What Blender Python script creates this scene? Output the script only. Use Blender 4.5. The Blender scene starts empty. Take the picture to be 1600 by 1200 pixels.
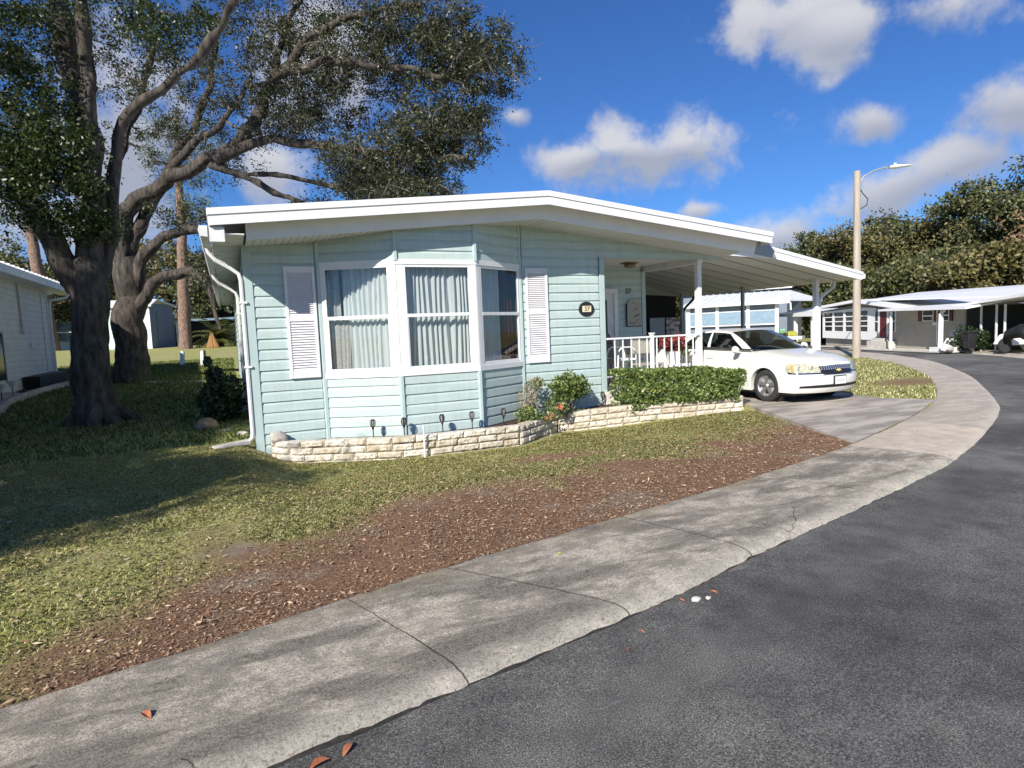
import bpy, bmesh, math, random
import numpy as np
from mathutils import Vector, Matrix, noise
random.seed(7); rng = np.random.default_rng(11)
D = bpy.data; SC = bpy.context.scene; COL = SC.collection
R = math.radians

# ------------------------------------------------------------------ camera
YAW, PITCH, ROLL = .433, .086, -.041
_f = Vector((math.sin(YAW)*math.cos(PITCH), math.cos(YAW)*math.cos(PITCH), -math.sin(PITCH)))
_r = Vector((math.cos(YAW), -math.sin(YAW), 0)); _u = _r.cross(_f)
c_, s_ = math.cos(ROLL), math.sin(ROLL)
_r2 = c_*_r + s_*_u; _u2 = c_*_u - s_*_r
cam_d = D.cameras.new('camera'); cam = D.objects.new('camera', cam_d); COL.objects.link(cam)
M = Matrix.Identity(4)
for i in range(3):
    M[i][0] = _r2[i]; M[i][1] = _u2[i]; M[i][2] = -_f[i]
M[0][3], M[1][3], M[2][3] = -.315, -10.387, 1.6
cam.matrix_world = M
cam_d.sensor_width = 36; cam_d.lens = 949.66/1600*36; cam_d.clip_end = 4000; cam_d.clip_start = .05
SC.camera = cam

# ------------------------------------------------------------------ sun, sky, exposure
SUN_AZ, SUN_EL = 229.5, 32.0          # compass-like: direction towards the sun measured from +Y clockwise
sd = Vector((math.sin(R(SUN_AZ))*math.cos(R(SUN_EL)), math.cos(R(SUN_AZ))*math.cos(R(SUN_EL)), math.sin(R(SUN_EL))))
sun_d = D.lights.new('sun', 'SUN'); sun_d.energy = 5; sun_d.angle = R(.53); sun_d.color = (1, .945, .86)
sun = D.objects.new('sun', sun_d); COL.objects.link(sun)
sun.rotation_euler = sd.to_track_quat('Z', 'Y').to_euler()
SC.view_settings.view_transform = 'Standard'; SC.view_settings.look = 'None'
SC.view_settings.exposure = .40; SC.view_settings.gamma = 1

W = D.worlds.new('World'); SC.world = W; W.use_nodes = True
nt = W.node_tree; nt.nodes.clear()
def wn(t, **k):
    n = nt.nodes.new(t)
    for a, b in k.items(): setattr(n, a, b)
    return n
def wmath(op, a, b=None, c=None, clamp=False):
    n = wn('ShaderNodeMath', operation=op, use_clamp=clamp)
    for i, v in enumerate((a, b, c)):
        if v is None: continue
        if isinstance(v, (int, float)): n.inputs[i].default_value = v
        else: nt.links.new(v, n.inputs[i])
    return n.outputs[0]
sky = wn('ShaderNodeTexSky', sky_type='NISHITA'); sky.sun_disc = False
sky.sun_elevation = R(SUN_EL); sky.sun_rotation = R(SUN_AZ); sky.altitude = 20; sky.air_density = 1.0; sky.dust_density = .1; sky.ozone_density = 2.0
tc = wn('ShaderNodeTexCoord'); sep = wn('ShaderNodeSeparateXYZ'); nt.links.new(tc.outputs['Generated'], sep.inputs[0])
az = wmath('ARCTAN2', sep.outputs[0], sep.outputs[1]); el = wmath('ARCSINE', sep.outputs[2])
# slightly warped coordinates so cloud outlines billow
nz = wn('ShaderNodeTexNoise'); nz.inputs['Scale'].default_value = 9; nz.inputs['Detail'].default_value = 7; nz.inputs['Roughness'].default_value = .58
nt.links.new(tc.outputs['Generated'], nz.inputs['Vector'])
n3 = wn('ShaderNodeTexNoise'); n3.inputs['Scale'].default_value = 22; n3.inputs['Detail'].default_value = 8; n3.inputs['Roughness'].default_value = .62; nt.links.new(tc.outputs['Generated'], n3.inputs['Vector'])
n2 = wn('ShaderNodeTexNoise'); n2.inputs['Scale'].default_value = 3.2; n2.inputs['Detail'].default_value = 3
nt.links.new(tc.outputs['Generated'], n2.inputs['Vector'])
CLOUDS = []  # (az deg, el deg, half width deg, half height deg, tilt)
CLOUDS += [(37.0,14.5,10.2,3.6,-.02),(37.5,15.4,7.0,3.0,0),(31.5,14.8,4.6,2.0,.1),(35.2,16.0,3.8,3.0,0),(41.6,15.6,4.6,3.4,.05),
 (51.0,22.8,8.6,2.9,-.15),(53,20.8,4.6,2.6,0),(59.6,21.6,4.6,2.3,-.2),(55.5,14.8,3.6,1.9,-.05),(64.0,14.2,4.0,3.0,0),
 (49.0,7.0,8.0,2.9,.15),(55.5,9.4,6.5,2.8,.14),(61.0,11.0,5.6,2.7,.1),(45.5,6.8,5.0,2.0,.1),(42.2,9.8,3.0,1.1,0),(26.2,18.8,2.0,1.2,0),
 (4.3,14.4,4.5,3.2,.06),(-5.9,16.8,6.5,8.5,.12),(9.1,22.6,8.4,5.6,.06),(0,32,8,6,0),(16,31,7,4,0),(-16,10,9,6,0),(13,14,3,2,0),
 (90,20,18,6,.1),(-60,25,20,8,0),(130,22,20,7,0),(180,30,22,9,0),(-120,28,20,7,0)]
cov = None; bot = None
for (a0, e0, w, h, tl) in CLOUDS:
    da = wmath('SUBTRACT', az, R(a0)); de = wmath('SUBTRACT', wmath('SUBTRACT', el, R(e0)), wmath('MULTIPLY', da, tl))
    x2 = wmath('POWER', wmath('ABSOLUTE', wmath('DIVIDE', da, R(w))), 2.)
    yn = wmath('DIVIDE', de, R(h)); y2 = wmath('POWER', wmath('ABSOLUTE', yn), 2.)
    m = wmath('SUBTRACT', 1.0, wmath('SQRT', wmath('ADD', x2, y2)))
    m = wmath('MAXIMUM', m, -1.0)
    cov = m if cov is None else wmath('MAXIMUM', cov, m)
    b = wmath('MULTIPLY', wmath('MAXIMUM', m, 0.0), yn)
    bot = b if bot is None else wmath('ADD', bot, b)
dens = wmath('ADD', wmath('ADD', cov, wmath('MULTIPLY', wmath('SUBTRACT', nz.outputs[0], .5), 2.4)), wmath('MULTIPLY', wmath('SUBTRACT', n3.outputs[0], .5), 1.1))
mr = wn('ShaderNodeMapRange', interpolation_type='SMOOTHSTEP'); mr.inputs['From Min'].default_value = .0; mr.inputs['From Max'].default_value = .80
nt.links.new(dens, mr.inputs['Value'])
alpha = wmath('MULTIPLY', mr.outputs[0], .93)
cr = wn('ShaderNodeValToRGB'); cr.color_ramp.elements[0].color = (5.6, 6.0, 7.3, 1); cr.color_ramp.elements[1].color = (9.8, 9.8, 10.3, 1)
cr.color_ramp.elements[0].position = .25; cr.color_ramp.elements[1].position = .72
sh = wmath('ADD', wmath('ADD', .52, wmath('MULTIPLY', bot, .8)), wmath('MULTIPLY', wmath('SUBTRACT', n2.outputs[0], .5), .9))
nt.links.new(sh, cr.inputs[0])
mx = wn('ShaderNodeMixRGB'); nt.links.new(alpha, mx.inputs[0])
hs = wn('ShaderNodeMixRGB', blend_type='MULTIPLY'); hs.inputs[0].default_value = 1; hs.inputs[2].default_value = (.52, .96, 1.66, 1); nt.links.new(sky.outputs[0], hs.inputs[1])
nt.links.new(hs.outputs[0], mx.inputs[1]); nt.links.new(cr.outputs[0], mx.inputs[2])
bg = wn('ShaderNodeBackground'); bg.inputs[1].default_value = .055; wo = wn('ShaderNodeOutputWorld')
nt.links.new(mx.outputs[0], bg.inputs[0]); nt.links.new(bg.outputs[0], wo.inputs[0])

# ------------------------------------------------------------------ materials
MATS = {}
def mat(name, c1, c2=None, scale=6, rough=.6, bump=0, bscale=60, metal=0, spec=.5, detail=5, lo=.35, hi=.65, coat=0, stretch=None, island=False, c3=None, trans=0):
    m = D.materials.new(name); m.use_nodes = True; t = m.node_tree; p = t.nodes['Principled BSDF']
    N = t.nodes.new; Lk = t.links.new
    p.inputs['Roughness'].default_value = rough; p.inputs['Metallic'].default_value = metal
    p.inputs['Specular IOR Level'].default_value = spec; p.inputs['Coat Weight'].default_value = coat
    p.inputs['Base Color'].default_value = (*c1, 1)
    tx = N('ShaderNodeTexCoord'); vec = tx.outputs['Object']
    if stretch:
        mp = N('ShaderNodeMapping'); mp.inputs['Scale'].default_value = stretch; Lk(vec, mp.inputs[0]); vec = mp.outputs[0]
    if c2 is not None:
        r = N('ShaderNodeValToRGB'); r.color_ramp.elements[0].position = lo; r.color_ramp.elements[1].position = hi
        r.color_ramp.elements[0].color = (*c1, 1); r.color_ramp.elements[1].color = (*c2, 1)
        if c3 is not None:
            e = r.color_ramp.elements.new((lo+hi)/2); e.color = (*c3, 1)
        if island:
            g = N('ShaderNodeNewGeometry'); Lk(g.outputs['Random Per Island'], r.inputs[0])
        else:
            n = N('ShaderNodeTexNoise'); n.inputs['Scale'].default_value = scale; n.inputs['Detail'].default_value = detail; n.inputs['Roughness'].default_value = .6
            Lk(vec, n.inputs['Vector']); Lk(n.outputs[0], r.inputs[0])
        Lk(r.outputs[0], p.inputs['Base Color'])
    if bump:
        n = N('ShaderNodeTexNoise'); n.inputs['Scale'].default_value = bscale; n.inputs['Detail'].default_value = 6
        Lk(vec, n.inputs['Vector']); b = N('ShaderNodeBump'); b.inputs['Strength'].default_value = min(1, bump); b.inputs['Distance'].default_value = .02
        Lk(n.outputs[0], b.inputs['Height']); Lk(b.outputs[0], p.inputs['Normal'])
    if trans:
        tr = N('ShaderNodeBsdfTranslucent'); ms = N('ShaderNodeMixShader'); ms.inputs[0].default_value = trans
        out = t.nodes['Material Output']
        if c2 is not None: Lk(r.outputs[0], tr.inputs[0])
        else: tr.inputs[0].default_value = (*c1, 1)
        Lk(p.outputs[0], ms.inputs[1]); Lk(tr.outputs[0], ms.inputs[2]); Lk(ms.outputs[0], out.inputs[0])
    MATS[name] = m
    return m
def glass(name, tint, refl=.12, rough=.01):
    m = D.materials.new(name); m.use_nodes = True; t = m.node_tree; t.nodes.clear(); N = t.nodes.new
    o = N('ShaderNodeOutputMaterial'); a = N('ShaderNodeBsdfTransparent'); a.inputs[0].default_value = (*tint, 1)
    g = N('ShaderNodeBsdfGlossy'); g.inputs['Roughness'].default_value = rough
    lw0 = N('ShaderNodeLayerWeight'); lw0.inputs[0].default_value = .5; lw = N('ShaderNodeMath'); lw.operation = 'POWER'; lw.inputs[1].default_value = 4.5; t.links.new(lw0.outputs['Facing'], lw.inputs[0])
    ad = N('ShaderNodeMath'); ad.operation = 'ADD'; ad.inputs[1].default_value = refl; ad.use_clamp = True; t.links.new(lw.outputs[0], ad.inputs[0])
    mx = N('ShaderNodeMixShader'); t.links.new(ad.outputs[0], mx.inputs[0]); t.links.new(a.outputs[0], mx.inputs[1]); t.links.new(g.outputs[0], mx.inputs[2]); t.links.new(mx.outputs[0], o.inputs[0])
    MATS[name] = m; return m

mint = mat('mint_siding', (.46,.565,.545), (.515,.615,.595), scale=2.5, rough=.45, bump=.12, bscale=(18), stretch=(1,1,6))
mint_trim = mat('mint_trim', (.44,.555,.55), (.48,.59,.58), scale=3, rough=.45)
for _nm, _lo in (('mint_siding', .92), ('mint_trim', .94)):
    _t = MATS[_nm].node_tree; _p = _t.nodes['Principled BSDF']; _src = _p.inputs['Base Color'].links[0].from_socket; _tc = _t.nodes.new('ShaderNodeTexCoord'); _mp = _t.nodes.new('ShaderNodeMapping'); _mp.inputs['Scale'].default_value = (9,9,.7); _t.links.new(_tc.outputs['Object'], _mp.inputs[0])
    _n = _t.nodes.new('ShaderNodeTexNoise'); _n.inputs['Scale'].default_value = 1.2; _n.inputs['Detail'].default_value = 7; _n.inputs['Roughness'].default_value = .7; _t.links.new(_mp.outputs[0], _n.inputs['Vector'])
    _r = _t.nodes.new('ShaderNodeValToRGB'); _r.color_ramp.elements[0].position = .36; _r.color_ramp.elements[1].position = .56; _r.color_ramp.elements[0].color = (_lo,_lo,_lo*.97,1); _r.color_ramp.elements[1].color = (1,1,1,1); _t.links.new(_n.outputs[0], _r.inputs[0])
    _m = _t.nodes.new('ShaderNodeMixRGB'); _m.blend_type = 'MULTIPLY'; _m.inputs[0].default_value = 1; _t.links.new(_src, _m.inputs[1]); _t.links.new(_r.outputs[0], _m.inputs[2]); _t.links.new(_m.outputs[0], _p.inputs['Base Color'])
white = mat('white_metal', (.78,.78,.78), (.84,.84,.83), scale=3, rough=.4)
white_dirty = mat('weathered_white_metal', (.62,.62,.60), (.80,.80,.79), scale=4, rough=.5, lo=.3, hi=.55)
soffit_m = mat('soffit_white', (.66,.65,.62), (.72,.71,.68), scale=8, rough=.6)
roofw = mat('white_roof', (.80,.80,.80), (.72,.72,.71), scale=1.2, rough=.5, lo=.45, hi=.8)
shut = mat('shutter_white', (.74,.72,.73), (.80,.78,.79), scale=5, rough=.5)
dark = mat('dark_void', (.012,.012,.013), rough=.9)
black = mat('black_plastic', (.02,.02,.022), rough=.4)
curt = mat('sheer_curtain', (.72,.76,.76), (.80,.81,.79), scale=4, rough=.9, trans=.25)
curt_d = mat('grey_lace_curtain', (.30,.28,.27), (.50,.48,.46), scale=50, rough=.9, detail=2)
curt_r = mat('maroon_curtain', (.10,.012,.014), (.05,.006,.008), scale=5, rough=.9)
wglass = glass('window_glass', (.84,.88,.88), .08)
bark = mat('oak_bark', (.022,.018,.015), (.12,.10,.08), scale=9, rough=.95, bump=1, bscale=22, stretch=(1,1,.28), lo=.35, hi=.7)
bark2 = mat('grey_twig_bark', (.11,.095,.075), (.27,.24,.20), scale=20, rough=.9, bump=.6, bscale=30, stretch=(1,1,.4))
pineb = mat('pine_bark', (.12,.07,.05), (.32,.22,.17), scale=14, rough=.95, bump=.9, bscale=18, stretch=(1,1,.4))
leaf_oak = mat('oak_leaves', (.016,.020,.010), (.14,.135,.065), island=True, rough=.45, lo=0, hi=1, c3=(.055,.065,.025), trans=.25)
leaf_green = mat('green_leaves', (.016,.030,.007), (.075,.10,.018), island=True, rough=.4, lo=0, hi=1, trans=.3)
leaf_bg = mat('distant_oak_leaves', (.035,.045,.016), (.22,.21,.085), island=True, rough=.5, lo=0, hi=1, c3=(.095,.11,.038), trans=.2)
leaf_bg2 = mat('distant_olive_leaves', (.055,.055,.018), (.28,.23,.09), island=True, rough=.5, lo=0, hi=1, c3=(.14,.13,.045), trans=.2)
leaf_dry = mat('dry_brown_leaves', (.16,.09,.05), (.36,.23,.13), island=True, rough=.8, lo=0, hi=1)
leaf_hedge = mat('hedge_leaves', (.055,.09,.022), (.34,.40,.13), island=True, rough=.32, lo=0, hi=1, c3=(.12,.18,.045), trans=.2)
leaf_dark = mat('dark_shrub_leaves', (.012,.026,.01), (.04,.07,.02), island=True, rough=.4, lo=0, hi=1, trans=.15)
leaf_pale = mat('dry_pale_sprigs', (.18,.15,.09), (.40,.34,.24), island=True, rough=.8, lo=0, hi=1)
needle = mat('pine_needles', (.05,.08,.02), (.14,.18,.05), island=True, rough=.5, lo=0, hi=1)
palm_m = mat('palm_fronds', (.05,.07,.015), (.20,.20,.05), island=True, rough=.5, lo=0, hi=1, trans=.2)
petal = mat('coral_petals', (.85,.22,.13), (.75,.30,.22), scale=20, rough=.6, trans=.2)
redleaf = mat('red_bracts', (.10,.012,.014), (.40,.08,.06), island=True, rough=.5, lo=0, hi=1)
stone = mat('cream_stone_block', (.46,.40,.30), (.70,.66,.60), scale=7, rough=.9, bump=.9, bscale=26, lo=.3, hi=.6)
_t = stone.node_tree; _p = _t.nodes['Principled BSDF']; _g = _t.nodes.new('ShaderNodeNewGeometry'); _r = _t.nodes.new('ShaderNodeValToRGB'); _r.color_ramp.elements[0].color = (.76,.71,.60,1); _r.color_ramp.elements[1].color = (1.12,1.11,1.08,1)
_t.links.new(_g.outputs['Random Per Island'], _r.inputs[0]); _m = _t.nodes.new('ShaderNodeMixRGB'); _m.blend_type = 'MULTIPLY'; _m.inputs[0].default_value = 1; _t.links.new(_p.inputs['Base Color'].links[0].from_socket, _m.inputs[1]); _t.links.new(_r.outputs[0], _m.inputs[2])
_n = _t.nodes.new('ShaderNodeTexNoise'); _n.inputs['Scale'].default_value = 17; _n.inputs['Detail'].default_value = 7; _tc = _t.nodes.new('ShaderNodeTexCoord'); _t.links.new(_tc.outputs['Object'], _n.inputs['Vector'])
_r2n = _t.nodes.new('ShaderNodeValToRGB'); _r2n.color_ramp.elements[0].position = .56; _r2n.color_ramp.elements[1].position = .66; _t.links.new(_n.outputs[0], _r2n.inputs[0]); _m2 = _t.nodes.new('ShaderNodeMixRGB'); _mm = _t.nodes.new('ShaderNodeMath'); _mm.operation = 'MULTIPLY'; _mm.inputs[1].default_value = .55
_t.links.new(_r2n.outputs[0], _mm.inputs[0]); _t.links.new(_mm.outputs[0], _m2.inputs[0]); _t.links.new(_m.outputs[0], _m2.inputs[1]); _m2.inputs[2].default_value = (.20,.16,.11,1); _t.links.new(_m2.outputs[0], _p.inputs['Base Color'])
rockm = mat('pale_rock', (.30,.27,.23), (.55,.5,.45), scale=9, rough=.9, bump=.8, bscale=14)
brownrock = mat('brown_rock', (.20,.12,.07), (.34,.24,.16), scale=9, rough=.9, bump=.8, bscale=14)
paint = mat('white_car_paint', (.80,.785,.72), rough=.28, coat=.6, spec=.5)
trimb = mat('black_trim', (.015,.015,.016), rough=.5)
tyre_m = mat('tyre_rubber', (.022,.022,.022), (.04,.04,.04), scale=30, rough=.8)
silver = mat('silver_alloy', (.62,.61,.60), rough=.32, metal=.85)
chrome = mat('chrome', (.55,.58,.68), rough=.12, metal=1)
cglass = glass('car_glass', (.26,.30,.29), .07)
lens = mat('headlight_lens', (.36,.37,.27), (.60,.58,.42), scale=22, rough=.12, coat=1, lo=.4, hi=.6)
amber = mat('amber_reflector', (.85,.33,.06), rough=.3)
inter = mat('car_interior', (.035,.035,.035), rough=.9)
wood = mat('weathered_pole', (.36,.30,.24), (.50,.44,.37), scale=3, rough=.9, bump=.4, bscale=20, stretch=(4,4,.3))
grey = mat('grey_metal', (.35,.36,.37), rough=.45, metal=.3)
cream = mat('cream_siding', (.60,.57,.47), (.66,.63,.53), scale=3, rough=.6)
beige = mat('beige_siding', (.36,.33,.27), (.42,.385,.32), scale=3, rough=.6)
greyside = mat('pale_grey_siding', (.60,.575,.52), (.68,.655,.60), scale=3, rough=.6)
bluescreen = mat('pale_blue_blind', (.20,.30,.38), (.28,.38,.46), scale=5, rough=.35, coat=.3)
bluegrey = mat('blue_grey_panel', (.17,.21,.26), (.22,.26,.31), scale=4, rough=.6)
maroon = mat('maroon_paint', (.10,.012,.015), rough=.5)
redp = mat('red_paint', (.35,.03,.04), rough=.5)
winb = mat('dark_window', (.02,.022,.025), rough=.12, spec=.7)
concrete = mat('pale_concrete', (.48,.45,.40), (.62,.59,.53), scale=3, rough=.9, bump=.3, bscale=50)
floorm = mat('porch_floor_paint', (.62,.55,.50), (.70,.64,.60), scale=5, rough=.7)
yellow = mat('yellow_cover', (.42,.40,.05), (.30,.30,.04), scale=8, rough=.6)
lime = mat('mint_green_plastic', (.25,.62,.35), rough=.4)
tan = mat('dead_frond', (.30,.15,.05), (.50,.29,.12), island=True, rough=.8, lo=0, hi=1)
brownc = mat('brown_vinyl_cover', (.10,.085,.075), (.14,.12,.105), scale=5, rough=.55)
lattice = mat('blue_grey_lattice', (.34,.38,.43), (.46,.50,.55), scale=60, rough=.8, detail=1)
pinkb = mat('pink_marbled_board', (.30,.20,.18), (.72,.60,.57), scale=3.2, rough=.7, lo=.46, hi=.53, stretch=(1,1,3), detail=2)
signm = mat('cream_sign', (.36,.34,.28), (.46,.43,.36), scale=12, rough=.7)
gold = mat('gold_figure', (.80,.62,.22), rough=.4)
ivory = mat('ivory_tile', (.80,.70,.48), rough=.6)
shing = mat('brown_roof', (.13,.08,.07), (.18,.12,.10), scale=5, rough=.9)
brown_siding = mat('rusty_wall', (.35,.16,.08), rough=.9)

# ------------------------------------------------------------------ builders
def tag(o, label=None, cat=None, group=None, kind=None):
    if label: o['label'] = label
    if cat: o['category'] = cat
    if group: o['group'] = group
    if kind: o['kind'] = kind
    return o
def thing(name, loc, label, cat, group=None):
    o = D.objects.new(name, None); COL.objects.link(o); o.location = loc; o.empty_display_size = .2
    return tag(o, label, cat, group)
def root_of(o):
    while o.parent: o = o.parent
    return o
class MB:
    def __init__(s): s.v = []; s.f = []
    def add(s, vs, fs):
        n = len(s.v); s.v += [tuple(v) for v in vs]; s.f += [tuple(i+n for i in f) for f in fs]; return s
    def box(s, x0, x1, y0, y1, z0, z1):
        return s.add([(x, y, z) for z in (z0, z1) for y in (y0, y1) for x in (x0, x1)],
                     [(0,2,3,1),(4,5,7,6),(0,1,5,4),(2,6,7,3),(0,4,6,2),(1,3,7,5)])
    def hexa(s, p):   # 8 points: bottom 4 ccw, top 4 ccw
        return s.add(p, [(3,2,1,0),(4,5,6,7),(0,1,5,4),(1,2,6,5),(2,3,7,6),(3,0,4,7)])
    def prism(s, poly, d):   # poly list of 3d, extruded by vector d
        n = len(poly); d = Vector(d); P = [Vector(p) for p in poly]
        return s.add(P+[p+d for p in P], [tuple(range(n-1,-1,-1)), tuple(range(n,2*n))]+[(i,(i+1)%n,(i+1)%n+n,i+n) for i in range(n)])
    def tube(s, pts, rad, n=8, cap=True, flat=1):
        pts = [Vector(p) for p in pts]
        if isinstance(rad, (int, float)): rad = [rad]*len(pts)
        base = len(s.v); prev = None
        for i, p in enumerate(pts):
            t = (pts[min(i+1, len(pts)-1)]-pts[max(i-1, 0)])
            if t.length < 1e-9: t = Vector((0,0,1))
            t.normalize()
            if prev is None:
                a = t.cross(Vector((0,0,1)) if abs(t.z) < .9 else Vector((1,0,0))).normalized()
            else:
                a = prev - t*prev.dot(t)
                a = a.normalized() if a.length > 1e-6 else t.orthogonal().normalized()
            prev = a; b = t.cross(a)
            for k in range(n):
                q = 2*math.pi*k/n; s.v.append(tuple(p+(a*math.cos(q)+b*math.sin(q)*flat)*rad[i]))
        for i in range(len(pts)-1):
            for k in range(n):
                s.f.append((base+i*n+k, base+i*n+(k+1)%n, base+(i+1)*n+(k+1)%n, base+(i+1)*n+k))
        if cap:
            s.f.append(tuple(base+k for k in range(n-1,-1,-1))); e = base+(len(pts)-1)*n; s.f.append(tuple(e+k for k in range(n)))
        return s
    def lathe(s, prof, c=(0,0,0), axis='Z', n=20):  # prof (r, h)
        base = len(s.v); c = Vector(c)
        for r, h in prof:
            for k in range(n):
                q = 2*math.pi*k/n; a, b = r*math.cos(q), r*math.sin(q)
                s.v.append(tuple(c+Vector({'Z':(a,b,h),'X':(h,a,b),'Y':(a,h,b)}[axis])))
        for i in range(len(prof)-1):
            for k in range(n):
                s.f.append((base+i*n+k, base+i*n+(k+1)%n, base+(i+1)*n+(k+1)%n, base+(i+1)*n+k))
        return s
    def grid(s, P):  # P[i][j]
        b = len(s.v); m = len(P[0])
        for row in P: s.v += [tuple(q) for q in row]
        for i in range(len(P)-1):
            for j in range(m-1): s.f.append((b+i*m+j, b+i*m+j+1, b+(i+1)*m+j+1, b+(i+1)*m+j))
        return s
    def ob(s, F, t0, t1, n0, n1, z0, z1):  # box in a facet frame F=(origin, t, n)
        o, t, nn = F
        P = []
        for z in (z0, z1):
            for (tt, q) in ((t0,n0),(t1,n0),(t1,n1),(t0,n1)):
                p = o+t*tt+nn*q; P.append((p.x, p.y, z))
        return s.hexa(P)
    def build(s, name, m, parent=None, smooth=False, bevel=0, kind=None, recalc=True):
        me = D.meshes.new(name); loc = root_of(parent).location if parent else Vector((0,0,0))
        me.from_pydata([(v[0]-loc.x, v[1]-loc.y, v[2]-loc.z) for v in s.v], [], s.f)
        if recalc or bevel:
            bm = bmesh.new(); bm.from_mesh(me)
            if smooth: bmesh.ops.remove_doubles(bm, verts=bm.verts, dist=1e-5)
            bmesh.ops.recalc_face_normals(bm, faces=bm.faces)
            if bevel: bmesh.ops.bevel(bm, geom=bm.edges[:], offset=bevel, segments=1, affect='EDGES', clamp_overlap=True)
            bm.to_mesh(me); bm.free()
        me.materials.append(m)
        if smooth:
            for p in me.polygons: p.use_smooth = True
            if smooth == 'auto':
                me.set_sharp_from_angle(angle=R(40))
        o = D.objects.new(name, me); COL.objects.link(o)
        if parent: o.parent = parent
        if kind: o['kind'] = kind
        return o
def facet(p0, p1):
    a = Vector((p0[0], p0[1], 0)); b = Vector((p1[0], p1[1], 0)); t = (b-a); L = t.length; t.normalize()
    return (a, t, Vector((t.y, -t.x, 0))), L      # outward normal on the right of p0->p1
def np_mesh(name, V, F, m, parent=None, kind=None):   # V (n,3), F (k, c) constant-size faces
    me = D.meshes.new(name); loc = root_of(parent).location if parent else (0,0,0)
    V = (V-np.array(loc)).astype(np.float32); c = F.shape[1]
    me.vertices.add(len(V)); me.vertices.foreach_set('co', V.ravel())
    me.loops.add(F.size); me.loops.foreach_set('vertex_index', F.ravel().astype(np.int32))
    me.polygons.add(len(F)); me.polygons.foreach_set('loop_start', np.arange(0, F.size, c, dtype=np.int32))
    me.update(calc_edges=True); me.validate(); me.materials.append(m)
    o = D.objects.new(name, me); COL.objects.link(o)
    if parent: o.parent = parent
    if kind: o['kind'] = kind
    return o
def leaves(name, P, L, Wd, m, parent=None, kind=None, flat=0, bias=None):
    P = np.asarray(P, float); n = len(P)
    a = rng.normal(size=(n,3)); 
    if bias is not None: a = a+np.array(bias)
    a[:,2] *= (1-flat); a /= np.linalg.norm(a, axis=1)[:,None]
    q = rng.normal(size=(n,3)); q[:,2] *= (1-flat) ; b = np.cross(a, q)
    if flat: b = np.cross(a, np.array([0,0,1.])+.35*rng.normal(size=(n,3)))
    b /= np.linalg.norm(b, axis=1)[:,None]
    l = (L*rng.uniform(.6,1.25,n))[:,None]; w = (Wd*rng.uniform(.7,1.2,n))[:,None]
    V = np.stack([P-a*l/2, P+b*w/2-a*l*.05, P+a*l/2, P-b*w/2-a*l*.05], 1).reshape(-1,3)
    return np_mesh(name, V, np.arange(4*n).reshape(n,4), m, parent, kind)
def text_mesh(name, s, size, loc, rot, m, parent=None, ext=.003):
    cu = D.curves.new(name, 'FONT'); cu.body = s; cu.size = size; cu.extrude = ext; cu.align_x = 'CENTER'; cu.align_y = 'CENTER'
    tmp = D.objects.new(name+'_t', cu); COL.objects.link(tmp); dg = bpy.context.evaluated_depsgraph_get()
    me = D.meshes.new_from_object(tmp.evaluated_get(dg)); D.objects.remove(tmp)
    me.transform(Matrix.Translation(Vector(loc)-(root_of(parent).location if parent else Vector((0,0,0)))) @ rot.to_matrix().to_4x4())
    me.name = name; me.materials.clear(); me.materials.append(m)
    o = D.objects.new(name, me); COL.objects.link(o)
    if parent: o.parent = parent
    return o
def copy_tree(o, parent=None):
    c = o.copy(); COL.objects.link(c)
    if parent: c.parent = parent
    for ch in list(o.children): copy_tree(ch, c)
    return c
def tf(objs, M):   # move mesh data
    for o in objs: o.data.transform(M)

def G(x, y):   # ground height
    t = min(1, max(0, (8-x)/8)); t = t*t*(3-2*t)
    z = .042*max(0, y-1.5)*t
    def ss(a, b, v): v = min(1, max(0, (v-a)/(b-a))); return v*v*(3-2*v)
    A = ss(-.35, .6, x)*(1-.8*ss(5.2, 8.4, x))*(1-ss(8.3, 8.9, x)); B = ss(-5.2, -1.6, y)
    return z-.35*A*B*(1 if y < 2 else 0)

# ------------------------------------------------------------------ ground, road, pavement
def spl(pts, n):   # Catmull-Rom resample of 2d points
    P = [Vector((*p, 0)) for p in pts]; P = [2*P[0]-P[1]]+P+[2*P[-1]-P[-2]]; out = []
    for i in range(1, len(P)-2):
        for k in range(n):
            t = k/n; a, b, c, d = P[i-1:i+3]
            out.append(.5*((2*b)+(c-a)*t+(2*a-5*b+4*c-d)*t*t+(3*b-3*c+d-a)*t**3))
    out.append(P[-2]); return [(p.x, p.y) for p in out]
inner = spl([(-40,-15.4),(-12,-9.55),(-5,-7.85),(-1.36,-7.04),(-.3,-6.8),(.95,-6.5),(2.75,-6.18),(4.74,-5.79),(6.85,-5.27),(9.3,-4.45),(11.6,-3.46),(14.3,-1.85),(16.8,-.1),(20.5,3.3),(23.6,7.2),(25.6,11.2),(26.4,16),(25.5,24),(22,34),(14,50)], 8)
outer = spl([(-40,-16.7),(-12,-10.85),(-5,-9.05),(-1.1,-8.2),(-.27,-8.03),(1.66,-7.7),(2.99,-7.38),(5.08,-6.93),(6.97,-6.43),(9.2,-5.6),(11.3,-4.66),(14.0,-3.05),(17.1,-1.0),(21.5,2.55),(24.8,6.6),(27.0,11.0),(27.8,16),(26.9,24.5),(23.2,35),(15.2,51)], 8)
outer = [(-.315+(x+.315)*1.036, -10.387+(y+10.387)*1.036) if x > -2 else (x, y+.09) for x, y in outer]
farin = spl([(-40,-25),(-15,-19.5),(0,-16),(8,-12.6),(15,-8),(20,-3.3),(24.6,1.3),(27.6,5.2),(30.0,8.2),(31.6,12),(33.3,16.5),(34.2,22),(33,32),(28,48),(20,60)], 8)
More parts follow.
